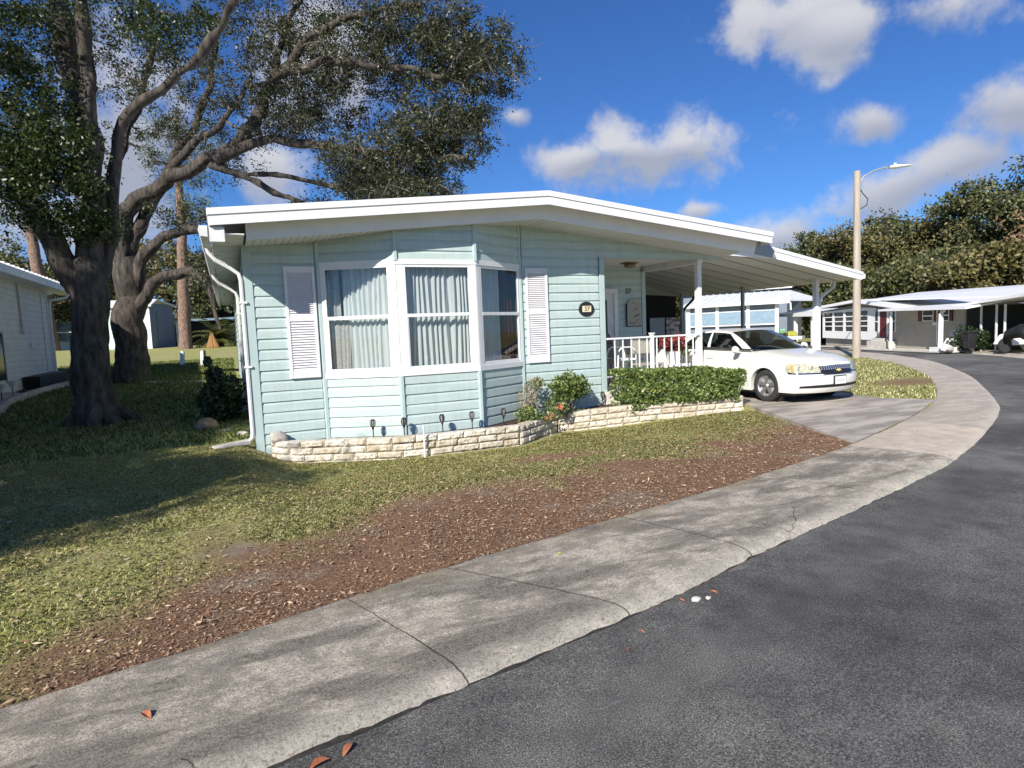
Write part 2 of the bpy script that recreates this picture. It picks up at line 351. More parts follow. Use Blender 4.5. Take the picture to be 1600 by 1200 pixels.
farout = spl([(-40,-26.4),(-15,-20.9),(0,-17.4),(8.7,-13.9),(16,-9.1),(21.1,-4.2),(25.7,.4),(28.8,4.5),(31.2,7.7),(33.0,11.6),(34.7,16.3),(35.7,22),(34.5,32.5),(29.4,49),(21,61)], 8)
mid_i = [((a[0]+b[0])/2, (a[1]+b[1])/2) for a, b in zip(inner, outer)]
road_poly = mid_i+[((a[0]+b[0])/2, (a[1]+b[1])/2) for a, b in zip(farin, farout)][::-1]
RP = np.array(road_poly)
def in_poly(X, Y, P):
    c = np.zeros(X.shape, bool); x1, y1 = P[:,0], P[:,1]; x2, y2 = np.roll(x1,-1), np.roll(y1,-1)
    for a, b, e, d in zip(x1, y1, x2, y2):
        if b == d: continue
        c ^= ((b > Y) != (d > Y)) & (X < (e-a)*(Y-b)/(d-b)+a)
    return c
def dist_poly(X, Y, P):   # unsigned distance to polyline
    best = np.full(X.shape, 1e9)
    for (a, b), (c, d) in zip(P[:-1], P[1:]):
        dx, dy = c-a, d-b; L2 = dx*dx+dy*dy
        t = np.clip(((X-a)*dx+(Y-b)*dy)/L2, 0, 1)
        best = np.minimum(best, np.hypot(X-a-t*dx, Y-b-t*dy))
    return best
def seq(*segs):
    o = []
    for a, b, st in segs: o += list(np.arange(a, b-1e-6, st))
    return np.array(o+[segs[-1][1]])
gx = seq((-900,-100,100),(-100,-30,7),(-30,-5,.8),(-5,11,.075),(11,45,.6),(45,100,7),(100,900,100))
gy = seq((-900,-100,100),(-100,-20,8),(-20,-8,.6),(-8,.5,.075),(.5,60,.7),(60,120,6),(120,900,60))
XX, YY = np.meshgrid(gx, gy, indexing='ij')
def fbm(X, Y, sc, seed=0):
    o = np.zeros(X.size)
    for i, (x, y) in enumerate(zip(X.ravel(), Y.ravel())): o[i] = noise.fractal((x*sc, y*sc, seed), .8, 2.1, 4)
    return o.reshape(X.shape)
near = (XX > -6) & (XX < 13) & (YY > -9) & (YY < 6)
NZ = np.zeros(XX.shape); NZ[near] = fbm(XX[near], YY[near], .9, 3)
# bare, mulched strip between this line and the pavement
GE = spl([(-6,-6.9),(-2.2,-6.75),(-1.5,-6.54),(-1.2,-6.34),(-.95,-6.02),(-.5,-5.55),(0,-5.27),(.7,-4.72),(2.1,-4.3),(3.8,-4.15),(5.4,-3.95),(6.4,-3.5),(7.2,-3.35),(7.6,-3.2)], 6)
def dirt_at(X, Y, nz):
    gyi = np.interp(X, [p[0] for p in GE], [p[1] for p in GE])
    nz2 = np.sin(X*5.1+Y*3.3+nz*6)*np.sin(Y*6.7-X*2.2+nz*4)
    d = (gyi-Y)+nz*.9+nz2*.16
    v = np.clip(d/1.05+.42, 0, 1)
    v = np.where((X < -6) | (X > 7.7), 0, v)
    # thin mulchy ring round the planter and at the house corner
    v2 = np.clip(1-((X-4.0)**2+((Y+2.55)*1.8)**2)/.9+nz*.8, 0, 1)
    v3 = np.clip(1-((X-.1)**2+(Y+.35)**2)/.16+nz*.6, 0, 1)*.6
    # worn verge on the island beyond the driveway
    v4 = np.clip(1-(((X-14.6)*.8+(Y+1.1)*-.2)**2/2.2+((Y+1.2))**2/.9)+nz*.3, 0, 1)*.9
    # bare soil under the big oak
    v5 = np.clip(1-((X+2.8)**2+(Y-3.4)**2)/5, 0, 1)*.8
    return np.maximum.reduce([v, v2, v3, v4, v5])
DT = np.zeros(XX.shape); DT = dirt_at(XX, YY, NZ)
ZZ = np.zeros(XX.shape)
for i in range(XX.shape[0]):
    for j in range(XX.shape[1]): ZZ[i,j] = G(XX[i,j], YY[i,j])
ZZ = np.minimum(ZZ, 1.55+0*ZZ)
ZZ += np.where(near, NZ*.018, 0)*np.clip((YY+7.5)/2, 0, 1)*0 + np.where(near, np.clip(NZ, -.6, .6)*.015*(1-np.exp(-dist_poly(XX, YY, inner)**2/.05)), 0)
inside = in_poly(XX, YY, RP)
ZZ = np.where(inside, -.35, ZZ)
n0, n1 = XX.shape
V = np.stack([XX.ravel(), YY.ravel(), ZZ.ravel()], 1)
I = np.arange(n0*n1).reshape(n0, n1)
F = np.stack([I[:-1,:-1].ravel(), I[1:,:-1].ravel(), I[1:,1:].ravel(), I[:-1,1:].ravel()], 1)
gm = D.materials.new('lawn_soil'); gm.use_nodes = True; t = gm.node_tree; p = t.nodes['Principled BSDF']; p.inputs['Roughness'].default_value = .95; p.inputs['Specular IOR Level'].default_value = .15
def nn(t, typ, **k):
    n = t.nodes.new(typ)
    for a, b in k.items():
        if a in n.inputs.keys(): n.inputs[a].default_value = b
        else: setattr(n, a, b)
    return n
def ramp(t, src, stops):
    r = t.nodes.new('ShaderNodeValToRGB'); e = r.color_ramp.elements
    e[0].position = stops[0][0]; e[0].color = (*stops[0][1], 1); e[1].position = stops[-1][0]; e[1].color = (*stops[-1][1], 1)
    for q, c in stops[1:-1]: x = e.new(q); x.color = (*c, 1)
    t.links.new(src, r.inputs[0]); return r.outputs[0]
def mixc(t, f, a, b, mode='MIX'):
    m = t.nodes.new('ShaderNodeMixRGB'); m.blend_type = mode
    for i, v in enumerate((f, a, b)):
        if isinstance(v, (int, float)): m.inputs[i].default_value = v
        elif isinstance(v, tuple): m.inputs[i].default_value = (*v, 1)
        else: t.links.new(v, m.inputs[i])
    return m.outputs[0]
def noi(t, vec, sc, det=6, ro=.6):
    n = nn(t, 'ShaderNodeTexNoise', Scale=sc, Detail=det, Roughness=ro); t.links.new(vec, n.inputs['Vector']); return n.outputs[0]
tx = nn(t, 'ShaderNodeTexCoord').outputs['Object']
att = nn(t, 'ShaderNodeAttribute', attribute_name='dirt')
grassc = mixc(t, ramp(t, noi(t, tx, .7, 4), [(.35,(0,0,0)),(.65,(1,1,1))]), ramp(t, noi(t, tx, 22, 6, .7), [(.3,(.16,.165,.045)),(.55,(.38,.39,.125)),(.75,(.58,.56,.26))]),
              ramp(t, noi(t, tx, 26, 6, .7), [(.3,(.19,.17,.07)),(.55,(.43,.40,.18)),(.75,(.64,.57,.34))]))
dirtc = ramp(t, noi(t, tx, 45, 8, .75), [(.3,(.07,.038,.022)),(.48,(.22,.125,.075)),(.6,(.37,.235,.15)),(.76,(.58,.46,.33))])
greyd = ramp(t, noi(t, tx, 60, 8, .75), [(.3,(.14,.11,.08)),(.6,(.38,.31,.24)),(.8,(.58,.50,.40))])
dirtc = mixc(t, ramp(t, noi(t, tx, 1.1, 4), [(.56,(0,0,0)),(.68,(1,1,1))]), dirtc, greyd)
t.links.new(mixc(t, att.outputs['Fac'], grassc, dirtc), p.inputs['Base Color'])
bp = nn(t, 'ShaderNodeBump', Strength=.9, Distance=.03); t.links.new(noi(t, tx, 40, 8, .75), bp.inputs['Height']); t.links.new(bp.outputs[0], p.inputs['Normal'])
lawn = np_mesh('lawn', V, F, gm, kind='structure')
at = lawn.data.attributes.new('dirt', 'FLOAT', 'POINT'); at.data.foreach_set('value', DT.ravel().astype(np.float32))
lawn.data.polygons.foreach_set('use_smooth', [True]*len(lawn.data.polygons))

# road sheet
am = D.materials.new('asphalt'); am.use_nodes = True; t = am.node_tree; p = t.nodes['Principled BSDF']; p.inputs['Roughness'].default_value = .9; p.inputs['Specular IOR Level'].default_value = .35
tx = nn(t, 'ShaderNodeTexCoord').outputs['Object']
base = ramp(t, noi(t, tx, 130, 4, .8), [(.36,(.022,.021,.019)),(.48,(.120,.116,.108)),(.58,(.24,.233,.22)),(.72,(.60,.59,.56))])
patch = ramp(t, noi(t, tx, .45, 5, .55), [(.36,(.58,.58,.58)),(.5,(.93,.93,.92)),(.62,(1.2,1.19,1.16))])
base = mixc(t, 1.0, base, patch, 'MULTIPLY')
base = mixc(t, 1.0, base, ramp(t, noi(t, tx, 2.6, 6, .7), [(.35,(.70,.70,.71)),(.6,(1.15,1.15,1.14))]), 'MULTIPLY')
vo = nn(t, 'ShaderNodeTexVoronoi', Scale=38.); t.links.new(tx, vo.inputs['Vector'])
sp = ramp(t, vo.outputs['Distance'], [(.0,(1,1,1)),(.07,(1,1,1)),(.10,(0,0,0))])
spn = ramp(t, noi(t, tx, 7, 3), [(.42,(0,0,0)),(.56,(1,1,1))])
base = mixc(t, mixc(t, 1.0, sp, spn, 'MULTIPLY'), base, (.42,.42,.40))
mpn = nn(t, 'ShaderNodeMapping'); mpn.inputs['Scale'].default_value = (.5,2.2,1); mpn.inputs['Rotation'].default_value = (0,0,R(-35)); t.links.new(tx, mpn.inputs[0])
chalk = ramp(t, noi(t, mpn.outputs[0], 1.6, 9, .78), [(.60,(0,0,0)),(.72,(.45,.45,.45))])
base = mixc(t, chalk, base, (.42,.41,.385))
t.links.new(base, p.inputs['Base Color'])
bp = nn(t, 'ShaderNodeBump', Strength=.85, Distance=.012); t.links.new(noi(t, tx, 150, 4, .8), bp.inputs['Height']); t.links.new(bp.outputs[0], p.inputs['Normal'])
mb = MB()
for i in range(len(mid_i)-1):
    pass
NB = 12
fm = [((a[0]+b[0])/2, (a[1]+b[1])/2) for a, b in zip(farin, farout)]
def resamp(pl, n):
    P = np.array(pl); d = np.r_[0, np.cumsum(np.hypot(*np.diff(P, axis=0).T))]; s = np.linspace(0, d[-1], n)
    return np.stack([np.interp(s, d, P[:,0]), np.interp(s, d, P[:,1])], 1)
A1, A2 = resamp(mid_i, 160), resamp(fm, 160)
mb.grid([[(*(A1[i]*(1-k/6)+A2[i]*k/6), -.055+.02*math.sin(math.pi*k/6)) for k in range(7)] for i in range(160)])
road = mb.build('road', am, kind='structure', recalc=False, smooth=False)

# pavements with rolled kerb edge
def Uat(x, y):
    P = np.array(outer); d = np.r_[0, np.cumsum(np.hypot(*np.diff(P, axis=0).T))]; Q = resamp(outer, 4000); j = int(np.argmin((Q[:,0]-x)**2+(Q[:,1]-y)**2)); return d[-1]*j/3999
JOINTS = [Uat(*q) for q in ((-6,-9.3),(-3.9,-8.8),(-1.55,-8.3),(.60,-7.88),(1.70,-7.70),(2.95,-7.42),(5.0,-6.93),(6.97,-6.43),(9.1,-5.62),(11.3,-4.66),(13.4,-3.4),(15.5,-2.1),(17.8,-.4),(20.2,1.5))]
def pavement_mat(name, pink):
    m = D.materials.new(name); m.use_nodes = True; t = m.node_tree; p = t.nodes['Principled BSDF']; p.inputs['Roughness'].default_value = .93; p.inputs['Specular IOR Level'].default_value = .2
    tx = nn(t, 'ShaderNodeTexCoord').outputs['Object']; uv = nn(t, 'ShaderNodeUVMap', uv_map='along').outputs[0]
    sp = nn(t, 'ShaderNodeSeparateXYZ'); t.links.new(uv, sp.inputs[0]); U, Vv = sp.outputs[0], sp.outputs[1]
    def mt(op, a, b=None, cl=False):
        n = nn(t, 'ShaderNodeMath', operation=op, use_clamp=cl)
        for i, v in enumerate((a, b)):
            if v is None: continue
            if isinstance(v, (int, float)): n.inputs[i].default_value = v
            else: t.links.new(v, n.inputs[i])
        return n.outputs[0]
    fine = ramp(t, noi(t, tx, 62, 8, .85), [(.36,(.16,.135,.10)),(.46,(.50,.435,.345)),(.56,(.76,.675,.555)),(.68,(.94,.87,.74))])
    mp = nn(t, 'ShaderNodeMapping'); mp.inputs['Rotation'].default_value = (0,0,R(-22)); mp.inputs['Scale'].default_value = (.7,2.2,1); t.links.new(tx, mp.inputs[0])
    gr = ramp(t, noi(t, mp.outputs[0], 1.5, 8, .68), [(.45,(0,0,0)),(.57,(.95,.95,.95))])
    gr2 = ramp(t, noi(t, tx, 5.5, 9, .8), [(.46,(0,0,0)),(.58,(.85,.85,.85))])
    c = mixc(t, gr, fine, ramp(t, noi(t, tx, 70, 5, .8), [(.36,(.07,.06,.048)),(.5,(.20,.178,.148)),(.66,(.44,.39,.32))]))
    c = mixc(t, gr2, c, ramp(t, noi(t, tx, 110, 5, .8), [(.38,(.11,.098,.08)),(.52,(.33,.295,.245)),(.68,(.60,.54,.46))]))
    # tan silt band near the soil side and a paler kerb lip
    silt = mt('MULTIPLY', mt('SUBTRACT', 1.0, mt('DIVIDE', Vv, .26), True), ramp(t, noi(t, tx, 2.2, 4), [(.42,(0,0,0)),(.58,(.7,.7,.7))]))
    c = mixc(t, silt, c, ramp(t, noi(t, tx, 40, 5, .7), [(.35,(.26,.20,.12)),(.65,(.50,.41,.28))]))
    lip = mt('MULTIPLY', mt('SUBTRACT', Vv, .84, True), 5.0, True)
    c = mixc(t, mt('MULTIPLY', lip, .75), c, ramp(t, noi(t, tx, 60, 4, .8), [(.36,(.16,.14,.11)),(.48,(.66,.61,.51)),(.7,(.84,.79,.69))]))
    if pink:
        a = mt('MULTIPLY', mt('GREATER_THAN', U, JOINTS[7]), mt('LESS_THAN', U, JOINTS[8])); 
        c = mixc(t, mt('MULTIPLY', a, .72), c, ramp(t, noi(t, tx, 5, 6), [(.35,(.62,.53,.42)),(.65,(.80,.69,.56))]))
        a = mt('GREATER_THAN', U, JOINTS[8])
        c = mixc(t, mt('MULTIPLY', a, .55), c, (.62,.545,.46))
    # joints, wandering cracks
    uw = mt('ADD', U, mt('MULTIPLY', mt('SUBTRACT', noi(t, tx, 6, 5, .7), .5), .045))
    jt = None
    for uj in JOINTS:
        q = mt('LESS_THAN', mt('ABSOLUTE', mt('SUBTRACT', uw, uj)), .006); jt = q if jt is None else mt('MAXIMUM', jt, q)
    c = mixc(t, mt('MULTIPLY', jt, .8), c, (.04,.035,.03))
    wv = nn(t, 'ShaderNodeVectorMath', operation='ADD'); t.links.new(tx, wv.inputs[0]); ncol = nn(t, 'ShaderNodeTexNoise', Scale=3.5, Detail=5.); t.links.new(tx, ncol.inputs['Vector'])
    scl = nn(t, 'ShaderNodeVectorMath', operation='SCALE'); scl.inputs['Scale'].default_value = .28; t.links.new(ncol.outputs[1], scl.inputs[0]); t.links.new(scl.outputs[0], wv.inputs[1])
    vo = nn(t, 'ShaderNodeTexVoronoi', Scale=.62, feature='DISTANCE_TO_EDGE'); t.links.new(wv.outputs[0], vo.inputs['Vector'])
    cm = mt('MULTIPLY', mt('LESS_THAN', vo.outputs['Distance'], .0022), mt('GREATER_THAN', noi(t, tx, .9, 2), .56))
    c = mixc(t, mt('MULTIPLY', cm, .75), c, (.05,.045,.04))
    t.links.new(c, p.inputs['Base Color'])
    h = mt('SUBTRACT', noi(t, tx, 100, 6, .8), mt('MULTIPLY', mt('MAXIMUM', jt, cm), 1.5))
    bp = nn(t, 'ShaderNodeBump', Strength=1., Distance=.014); t.links.new(h, bp.inputs['Height']); t.links.new(bp.outputs[0], p.inputs['Normal'])
    return m
def pavement(name, a, b, m, sgn=1, step=.12):
    n = int(sum(math.dist(p, q) for p, q in zip(b[:-1], b[1:]))/step)
    # resample with matching parameter
    A, B = np.array(a), np.array(b); d = np.r_[0, np.cumsum(np.hypot(*np.diff(B, axis=0).T))]; s = np.linspace(0, d[-1], n)
    A = np.stack([np.interp(s, d, A[:,0]), np.interp(s, d, A[:,1])], 1); B = np.stack([np.interp(s, d, B[:,0]), np.interp(s, d, B[:,1])], 1)
    prof = [(0,-.1),(0,.012),(.02,.018),(.3,.02),(.6,.018),(.84,.010),(.91,.002),(.955,-.014),(.985,-.04),(1.0,-.075),(1.0,-.15)]
    rows = []
    for i in range(n):
        jit = .016*noise.noise((s[i]*7, 0, 0))+.022*noise.noise((s[i]*1.1, 5, 0))+.012*noise.noise((s[i]*26, 7, 0))-.05*max(0, noise.noise((s[i]*3.1, 11, 0))-.42); ji = .02*noise.noise((s[i]*2.3, 9, 0))+.015*noise.noise((s[i]*9, 2, 0))
        row = []
        for w, z in prof:
            e = jit*max(0, (w-.8)/.2)+ji*(1-w)*(w < .1); q = A[i]*(1-w-e)+B[i]*(w+e); row.append((q[0], q[1], z))
        rows.append(row)
    mb = MB(); mb.grid(rows); o = mb.build(name, m, kind='structure', recalc=False)
    uvl = o.data.uv_layers.new(name='along'); k = len(prof)
    vi = np.zeros(len(o.data.loops), np.int32); o.data.loops.foreach_get('vertex_index', vi)
    uv = np.stack([s[vi//k], np.array([q[0] for q in prof])[vi % k]], 1); uvl.data.foreach_set('uv', uv.ravel().astype(np.float32))
    o.data.polygons.foreach_set('use_smooth', [True]*len(o.data.polygons))
    return o
pavement('pavement', inner, outer, pavement_mat('pavement_concrete', True), step=.045)
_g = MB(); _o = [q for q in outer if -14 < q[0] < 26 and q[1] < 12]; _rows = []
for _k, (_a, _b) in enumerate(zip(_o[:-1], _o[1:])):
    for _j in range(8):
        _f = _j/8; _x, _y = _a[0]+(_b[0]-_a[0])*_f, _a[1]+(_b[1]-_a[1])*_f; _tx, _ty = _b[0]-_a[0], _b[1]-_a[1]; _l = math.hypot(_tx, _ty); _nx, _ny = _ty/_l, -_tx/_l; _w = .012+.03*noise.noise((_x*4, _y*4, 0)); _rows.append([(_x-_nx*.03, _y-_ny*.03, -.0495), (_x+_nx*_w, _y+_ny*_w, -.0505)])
_g.grid(_rows); _g.build('gutter_dirt_shade', mat('black_dirt_shade', (.012,.011,.010), (.05,.042,.035), scale=30, rough=.95), kind='structure', recalc=False)  # dirt strip along the kerb, coloured near black to paint its contact shade
pavement('far_pavement', farout, farin, pavement_mat('far_pavement_concrete', False), step=.5)
# driveway slab
dm = D.materials.new('driveway_concrete'); dm.use_nodes = True; t = dm.node_tree; p = t.nodes['Principled BSDF']; p.inputs['Roughness'].default_value = .92
tx = nn(t, 'ShaderNodeTexCoord').outputs['Object']
mp = nn(t, 'ShaderNodeMapping'); mp.inputs['Rotation'].default_value = (0,0,R(20)); mp.inputs['Scale'].default_value = (.8,2.6,1); t.links.new(tx, mp.inputs[0])
c = mixc(t, ramp(t, noi(t, mp.outputs[0], 1.1, 6, .6), [(.42,(0,0,0)),(.58,(.85,.85,.85))]), ramp(t, noi(t, tx, 60, 6, .75), [(.3,(.34,.30,.25)),(.6,(.55,.49,.42)),(.8,(.70,.63,.55))]), ramp(t, noi(t, tx, 50, 6, .75), [(.3,(.15,.13,.11)),(.7,(.33,.295,.25))]))
t.links.new(c, p.inputs['Base Color']); bp = nn(t, 'ShaderNodeBump', Strength=.5, Distance=.008); t.links.new(noi(t, tx, 90, 6, .8), bp.inputs['Height']); t.links.new(bp.outputs[0], p.inputs['Normal'])
mb = MB(); mb.prism([(6.78,-5.28,-.45),(9.3,-4.44,-.45),(11.55,-3.5,-.45),(11.35,-3.05,-.45),(11.15,-2.6,-.45),(11.35,-1.9,-.45),(11.9,-1.0,-.45),(13.0,.1,-.45),(13.2,6,-.45),(9.15,6,-.45),(8.95,-.3,-.45),(8.75,-1.6,-.45)], (0,0,.468))
mb.build('driveway', dm, kind='structure')

# ------------------------------------------------------------------ the mobile home
K0, S = .135, .168
XL, XRT, XC, HWD, EV, PK = -.45, 10.06, 4.805, 5.255, 3.42, 3.957
def rt(x): return PK-(PK-EV)*abs(x-XC)/HWD
def boxb(x): return rt(x)-.41
house = thing('mobile_home', (4.8,0,0), 'mint green mobile home with a white low gable roof, bay window and corner porch', 'mobile home')
wallmb = {}
def clip(poly, fn):   # keep points with z <= fn(t); poly of (t, n, z)
    out = []
    for i in range(len(poly)):
        a, b = poly[i], poly[(i+1) % len(poly)]; da, db = fn(a[0])-a[2], fn(b[0])-b[2]
        if da >= 0: out.append(a)
        if (da >= 0) != (db >= 0):
            q = da/(da-db); out.append(tuple(a[j]+(b[j]-a[j])*q for j in range(3)))
    return out
def siding(mb, F, t0, t1, z0, top, k0=K0, s=S, d=.020):   # lap siding as real courses, each with an overhanging lower lip
    o, t, n = F; k = int(math.floor((z0-k0)/s))
    while True:
        zb = k0+s*k; zt = zb+s
        if zb > max(top(t0), top(t1)): break
        lo = max(zb, z0)
        strips = [((0, zb), (d, zb)), ((d, zb), (d*.7, zb+.70*s)), ((d*.7, zb+.70*s), (.001, zb+.86*s)), ((.001, zb+.86*s), (.001, zt))]
        for (n0, a), (n1, b) in strips:
            a2, b2 = max(a, lo), max(b, lo)
            if b2 <= a2 and not (n0 == 0 and a >= z0): continue
            poly = clip([(t0, n0, a2), (t1, n0, a2), (t1, n1, b2), (t0, n1, b2)], top)
            if len(poly) >= 3:
                mb.add([o+t*q[0]+n*(q[1]+.0025*math.sin(k*2.3+q[0]*1.7))+Vector((0,0,q[2]+.002*math.sin(k*1.9+q[0]*2.1))) for q in poly], [tuple(range(len(poly)))])
        k += 1
topX = lambda F: (lambda t: boxb((F[0]+F[1]*t).x)+.02)
FR = [((0,0),(1.09,0)), ((1.09,0),(2.22,-.6)), ((2.22,-.6),(3.6,-.6)), ((3.6,-.6),(4.73,0)), ((4.73,0),(6.52,0))]
for i, (a, b) in enumerate(FR):
    F, L = facet(a, b)
    if i in (1,2,3):
        m_ = MB(); siding(m_, F, .04, L-.04, -.5, lambda t: .945); m_.build('bay_wall', mint, house)
        m_ = MB(); siding(m_, F, .04, L-.04, 2.82, topX(F)); m_.build('bay_wall', mint, house)
    else:
        m_ = MB(); siding(m_, F, .05, L-.05, -.5, topX(F)); m_.build('front_wall', mint, house)
F, L = facet((6.468,0),(9.77,0)); m_ = MB(); siding(m_, F, 0, L, 3.0, topX(F)); m_.box(6.5, 9.77, -.004, .05, 2.985, 3.02); m_.build('gable_wall', mint, house)
# trims
MB().box(-.03, .095, -.03, .12, -.30, boxb(0)+.05).build('corner_trim', mint_trim, house)
for (x, y) in [(1.09,0),(2.22,-.6),(3.6,-.6),(4.73,0)]:
    for z0, z1 in (((-.4,.95),(2.82,boxb(x)+.03)) if 2 < x < 4 else ((-.4,boxb(x)+.03),)): MB().lathe([(.045,z0),(.045,z1)], (x,y-.004,0), 'Z', 6).build('corner_trim', mint_trim, house)
MB().box(6.49, 6.60, -.035, .10, -.06, 2.985).build('corner_trim', mint_trim, house)
# side wall, rear
sw = MB(); F, L = facet((0,16),(0,.1)); siding(sw, F, 0, L, -.05, lambda t: 3.05)
F, L = facet((9.77,16),(0,16)); siding(sw, F, 0, L, 0, lambda t: 3.0); sw.build('side_wall', mint, house)
# porch walls
pw = MB(); F, L = facet((6.5,2.0),(9.1,2.0)); siding(pw, F, 0, L-.08, .3, lambda t: 3.08); pw.build('porch_wall', mint, house)
pt = MB(); pt.box(9.03,9.14,1.97,2.06,.28,2.95); pt.box(6.5,6.52,.1,2.0,.3,3.05); pt.box(9.1,9.12,2.06,16,0,3.0); pt.build('porch_trim', mint_trim, house)
pc = MB(); pc.box(6.5,9.2,.05,2.02,3.06,3.09); pc.build('porch_ceiling', soffit_m, house)
pb = MB(); pb.box(9.1,9.2,.04,2.12,2.93,3.35); pb.box(9.085,9.22,.04,2.12,2.925,2.945); pb.build('porch_beam', white_dirty, house)
pf = MB(); pf.box(6.5,9.15,-.16,2.0,.0,.30); pf.box(6.58,7.3,-.5,-.165,0,.15); pf.build('porch_floor', floorm, house, bevel=.006)
pd = MB(); pd.box(7.25,8.16,1.93,1.97,.32,2.42); d_ = pd.build('porch_door', white_dirty, house, bevel=.004)
pd = MB(); pd.box(7.16,7.25,1.90,1.985,.3,2.5); pd.box(8.16,8.26,1.90,1.985,.3,2.5); pd.box(7.16,8.26,1.895,1.985,2.42,2.52); pd.build('door_frame', white, d_)
pd = MB(); pd.box(7.45,7.96,1.915,1.935,1.2,2.25); pd.build('pane', winb, d_)
hd = MB(); hd.lathe([(.001,0),(.03,.0),(.03,.03),(.012,.05)], (8.08,1.9,1.15), 'Y', 10); hd.build('handle', chrome, d_)
# roof
rf = MB(); prof = [(x, rt(x)) for x in (XL, XC, XRT)]
def roofband(mb, y0, y1, za, zb, x0=XL, x1=XRT):
    xs = [x0] + ([XC] if x0 < XC < x1 else []) + [x1]
    P = [(x, y0, rt(x)+za) for x in xs]+[(x, y0, rt(x)+zb) for x in xs[::-1]]
    mb.prism(P, (0, y1-y0, 0))
roofband(rf, -1.09, 16.5, 0, -.10, XL+.012, XRT-.012); rf.build('roof', roofw, house)
fa = MB(); roofband(fa, -1.125, -1.085, .004, -.085); roofband(fa, -1.107, -1.084, -.085, -.225, XL+.02, XRT-.02)
fa.box(XL-.005, XL+.02, -1.08, 16.45, EV-.085, EV+.0); fa.box(XL+.01, XL+.028, -1.08, 16.45, EV-.225, EV-.085)
fa.box(XRT-.03, XRT-.01, -1.08, 16.45, EV-.225, EV-.01); fa.build('fascia', white, house)
# boxed-in gable soffit
so = MB()
def sofbox(mb, x0, x1, y0, y1, za, zb):
    xs = [x0, XC, x1]; P = [(x, y0, rt(x)+za) for x in xs]+[(x, y0, rt(x)+zb) for x in xs[::-1]]; mb.prism(P, (0, y1-y0, 0))
sofbox(so, .03, 9.98, -.80, -.775, -.102, -.41); so.build('gable_beam', white, house)
so = MB(); k = 0
y = -.774
while y < -.01:      # narrow soffit boards with v-grooves
    sofbox(so, .03, 9.98, y, min(y+.098, -.002), -.385, -.400); y += .102
sofbox(so, .03, 9.98, -.774, -.003, -.37, -.384); so.build('soffit', soffit_m, house)
so = MB()
for q in range(1, 96):
    x = .03+q*.104
    if abs(x-XC) > .05: so.hexa([(x,-.773,rt(x)-.4015),(x+.012,-.773,rt(x+.012)-.4015),(x+.012,-.01,rt(x+.012)-.4015),(x,-.01,rt(x)-.4015),(x,-.773,rt(x)-.398),(x+.012,-.773,rt(x+.012)-.398),(x+.012,-.01,rt(x+.012)-.398),(x,-.01,rt(x)-.398)])
so.build('soffit_groove', grey, house)
so = MB(); so.box(XL+.03, .0, -1.0, 16.4, 3.10, 3.115)
for q in range(150):
    so.box(XL+.03, 0, -.99+q*.116, -.975+q*.116, 3.094, 3.10)
so.build('eave_soffit', white_dirty, house)
# gutter on the left eave
gu = MB(); gu.add([(x, y, z) for y in (-1.06, 16.4) for (x, z) in [(-.46,3.20),(-.56,3.20),(-.575,3.14),(-.55,3.06),(-.46,3.05)]], [(0,1,2,3,4),(9,8,7,6,5)]+[(i,i+5,(i+1)%5+5,(i+1)%5) for i in range(5)])
gu.box(-.44,-.25,-1.05,-.95,2.99,3.19); gu.build('gutter', white_dirty, house)
def downspout(x, y, zt, zb, parent, far=0, m=white, w=.042):
    mb = MB(); pts = [(-.50,y-.02,3.06),(-.49,y-.02,2.98),(-.40,y,2.86),(-.20,y+.01,2.74),(-.09,y+.01,2.66),(-.065,y,2.56),(-.065,y,zb+.18),(-.075,y,zb+.10),(-.13,y-.02,zb+.04),(-.30,y-.06,zb+.015)]
    mb.tube(pts, w, 8, flat=.8)
    for q in range(6): mb.tube([(-.40+.03*q-.004,y+.002*q,2.86-.016*q),(-.40+.03*q+.004,y+.002*q,2.858-.016*q)], w*1.12, 8)
    for z in (2.2, 1.2): mb.box(-.115, .0, y-.045, y+.045, z, z+.03)
    return mb.build('downspout', m, parent, smooth='auto')
downspout(0, -.02, 3, 0.0, house); downspout(0, 3.9, 3, .08, house, m=white_dirty); 
# shutters
def shutter(x0, x1):
    mb = MB(); z0, z1 = .985, 2.775; y0, y1 = -.055, -.018
    mb.box(x0, x0+.05, y0, y1, z0, z1); mb.box(x1-.05, x1, y0, y1, z0, z1)
    for a, b in ((z0, z0+.13), (1.90, 2.0), (z1-.10, z1)): mb.box(x0+.05, x1-.05, y0+.003, y1, a, b)
    o = mb.build('shutter', shut, house, bevel=.004)
    sl = MB(); xa, xb = x0+.052, x1-.052
    for a, b in ((z0+.13, 1.90), (2.0, z1-.10)):
        n = 19; st = (b-a)/n
        for i in range(n):
            z = a+st*i; sl.hexa([(xa,-.050,z+.002),(xb,-.050,z+.002),(xb,-.024,z+st*.75),(xa,-.024,z+st*.75),(xa,-.047,z+.012),(xb,-.047,z+.012),(xb,-.021,z+st*.98),(xa,-.021,z+st*.98)])
    sl.box(xa, xb, -.024, -.0175, z0+.1, z1-.08)
    sl.build('louvres', shut, o)
shutter(.555, 1.03); shutter(4.83, 5.30)
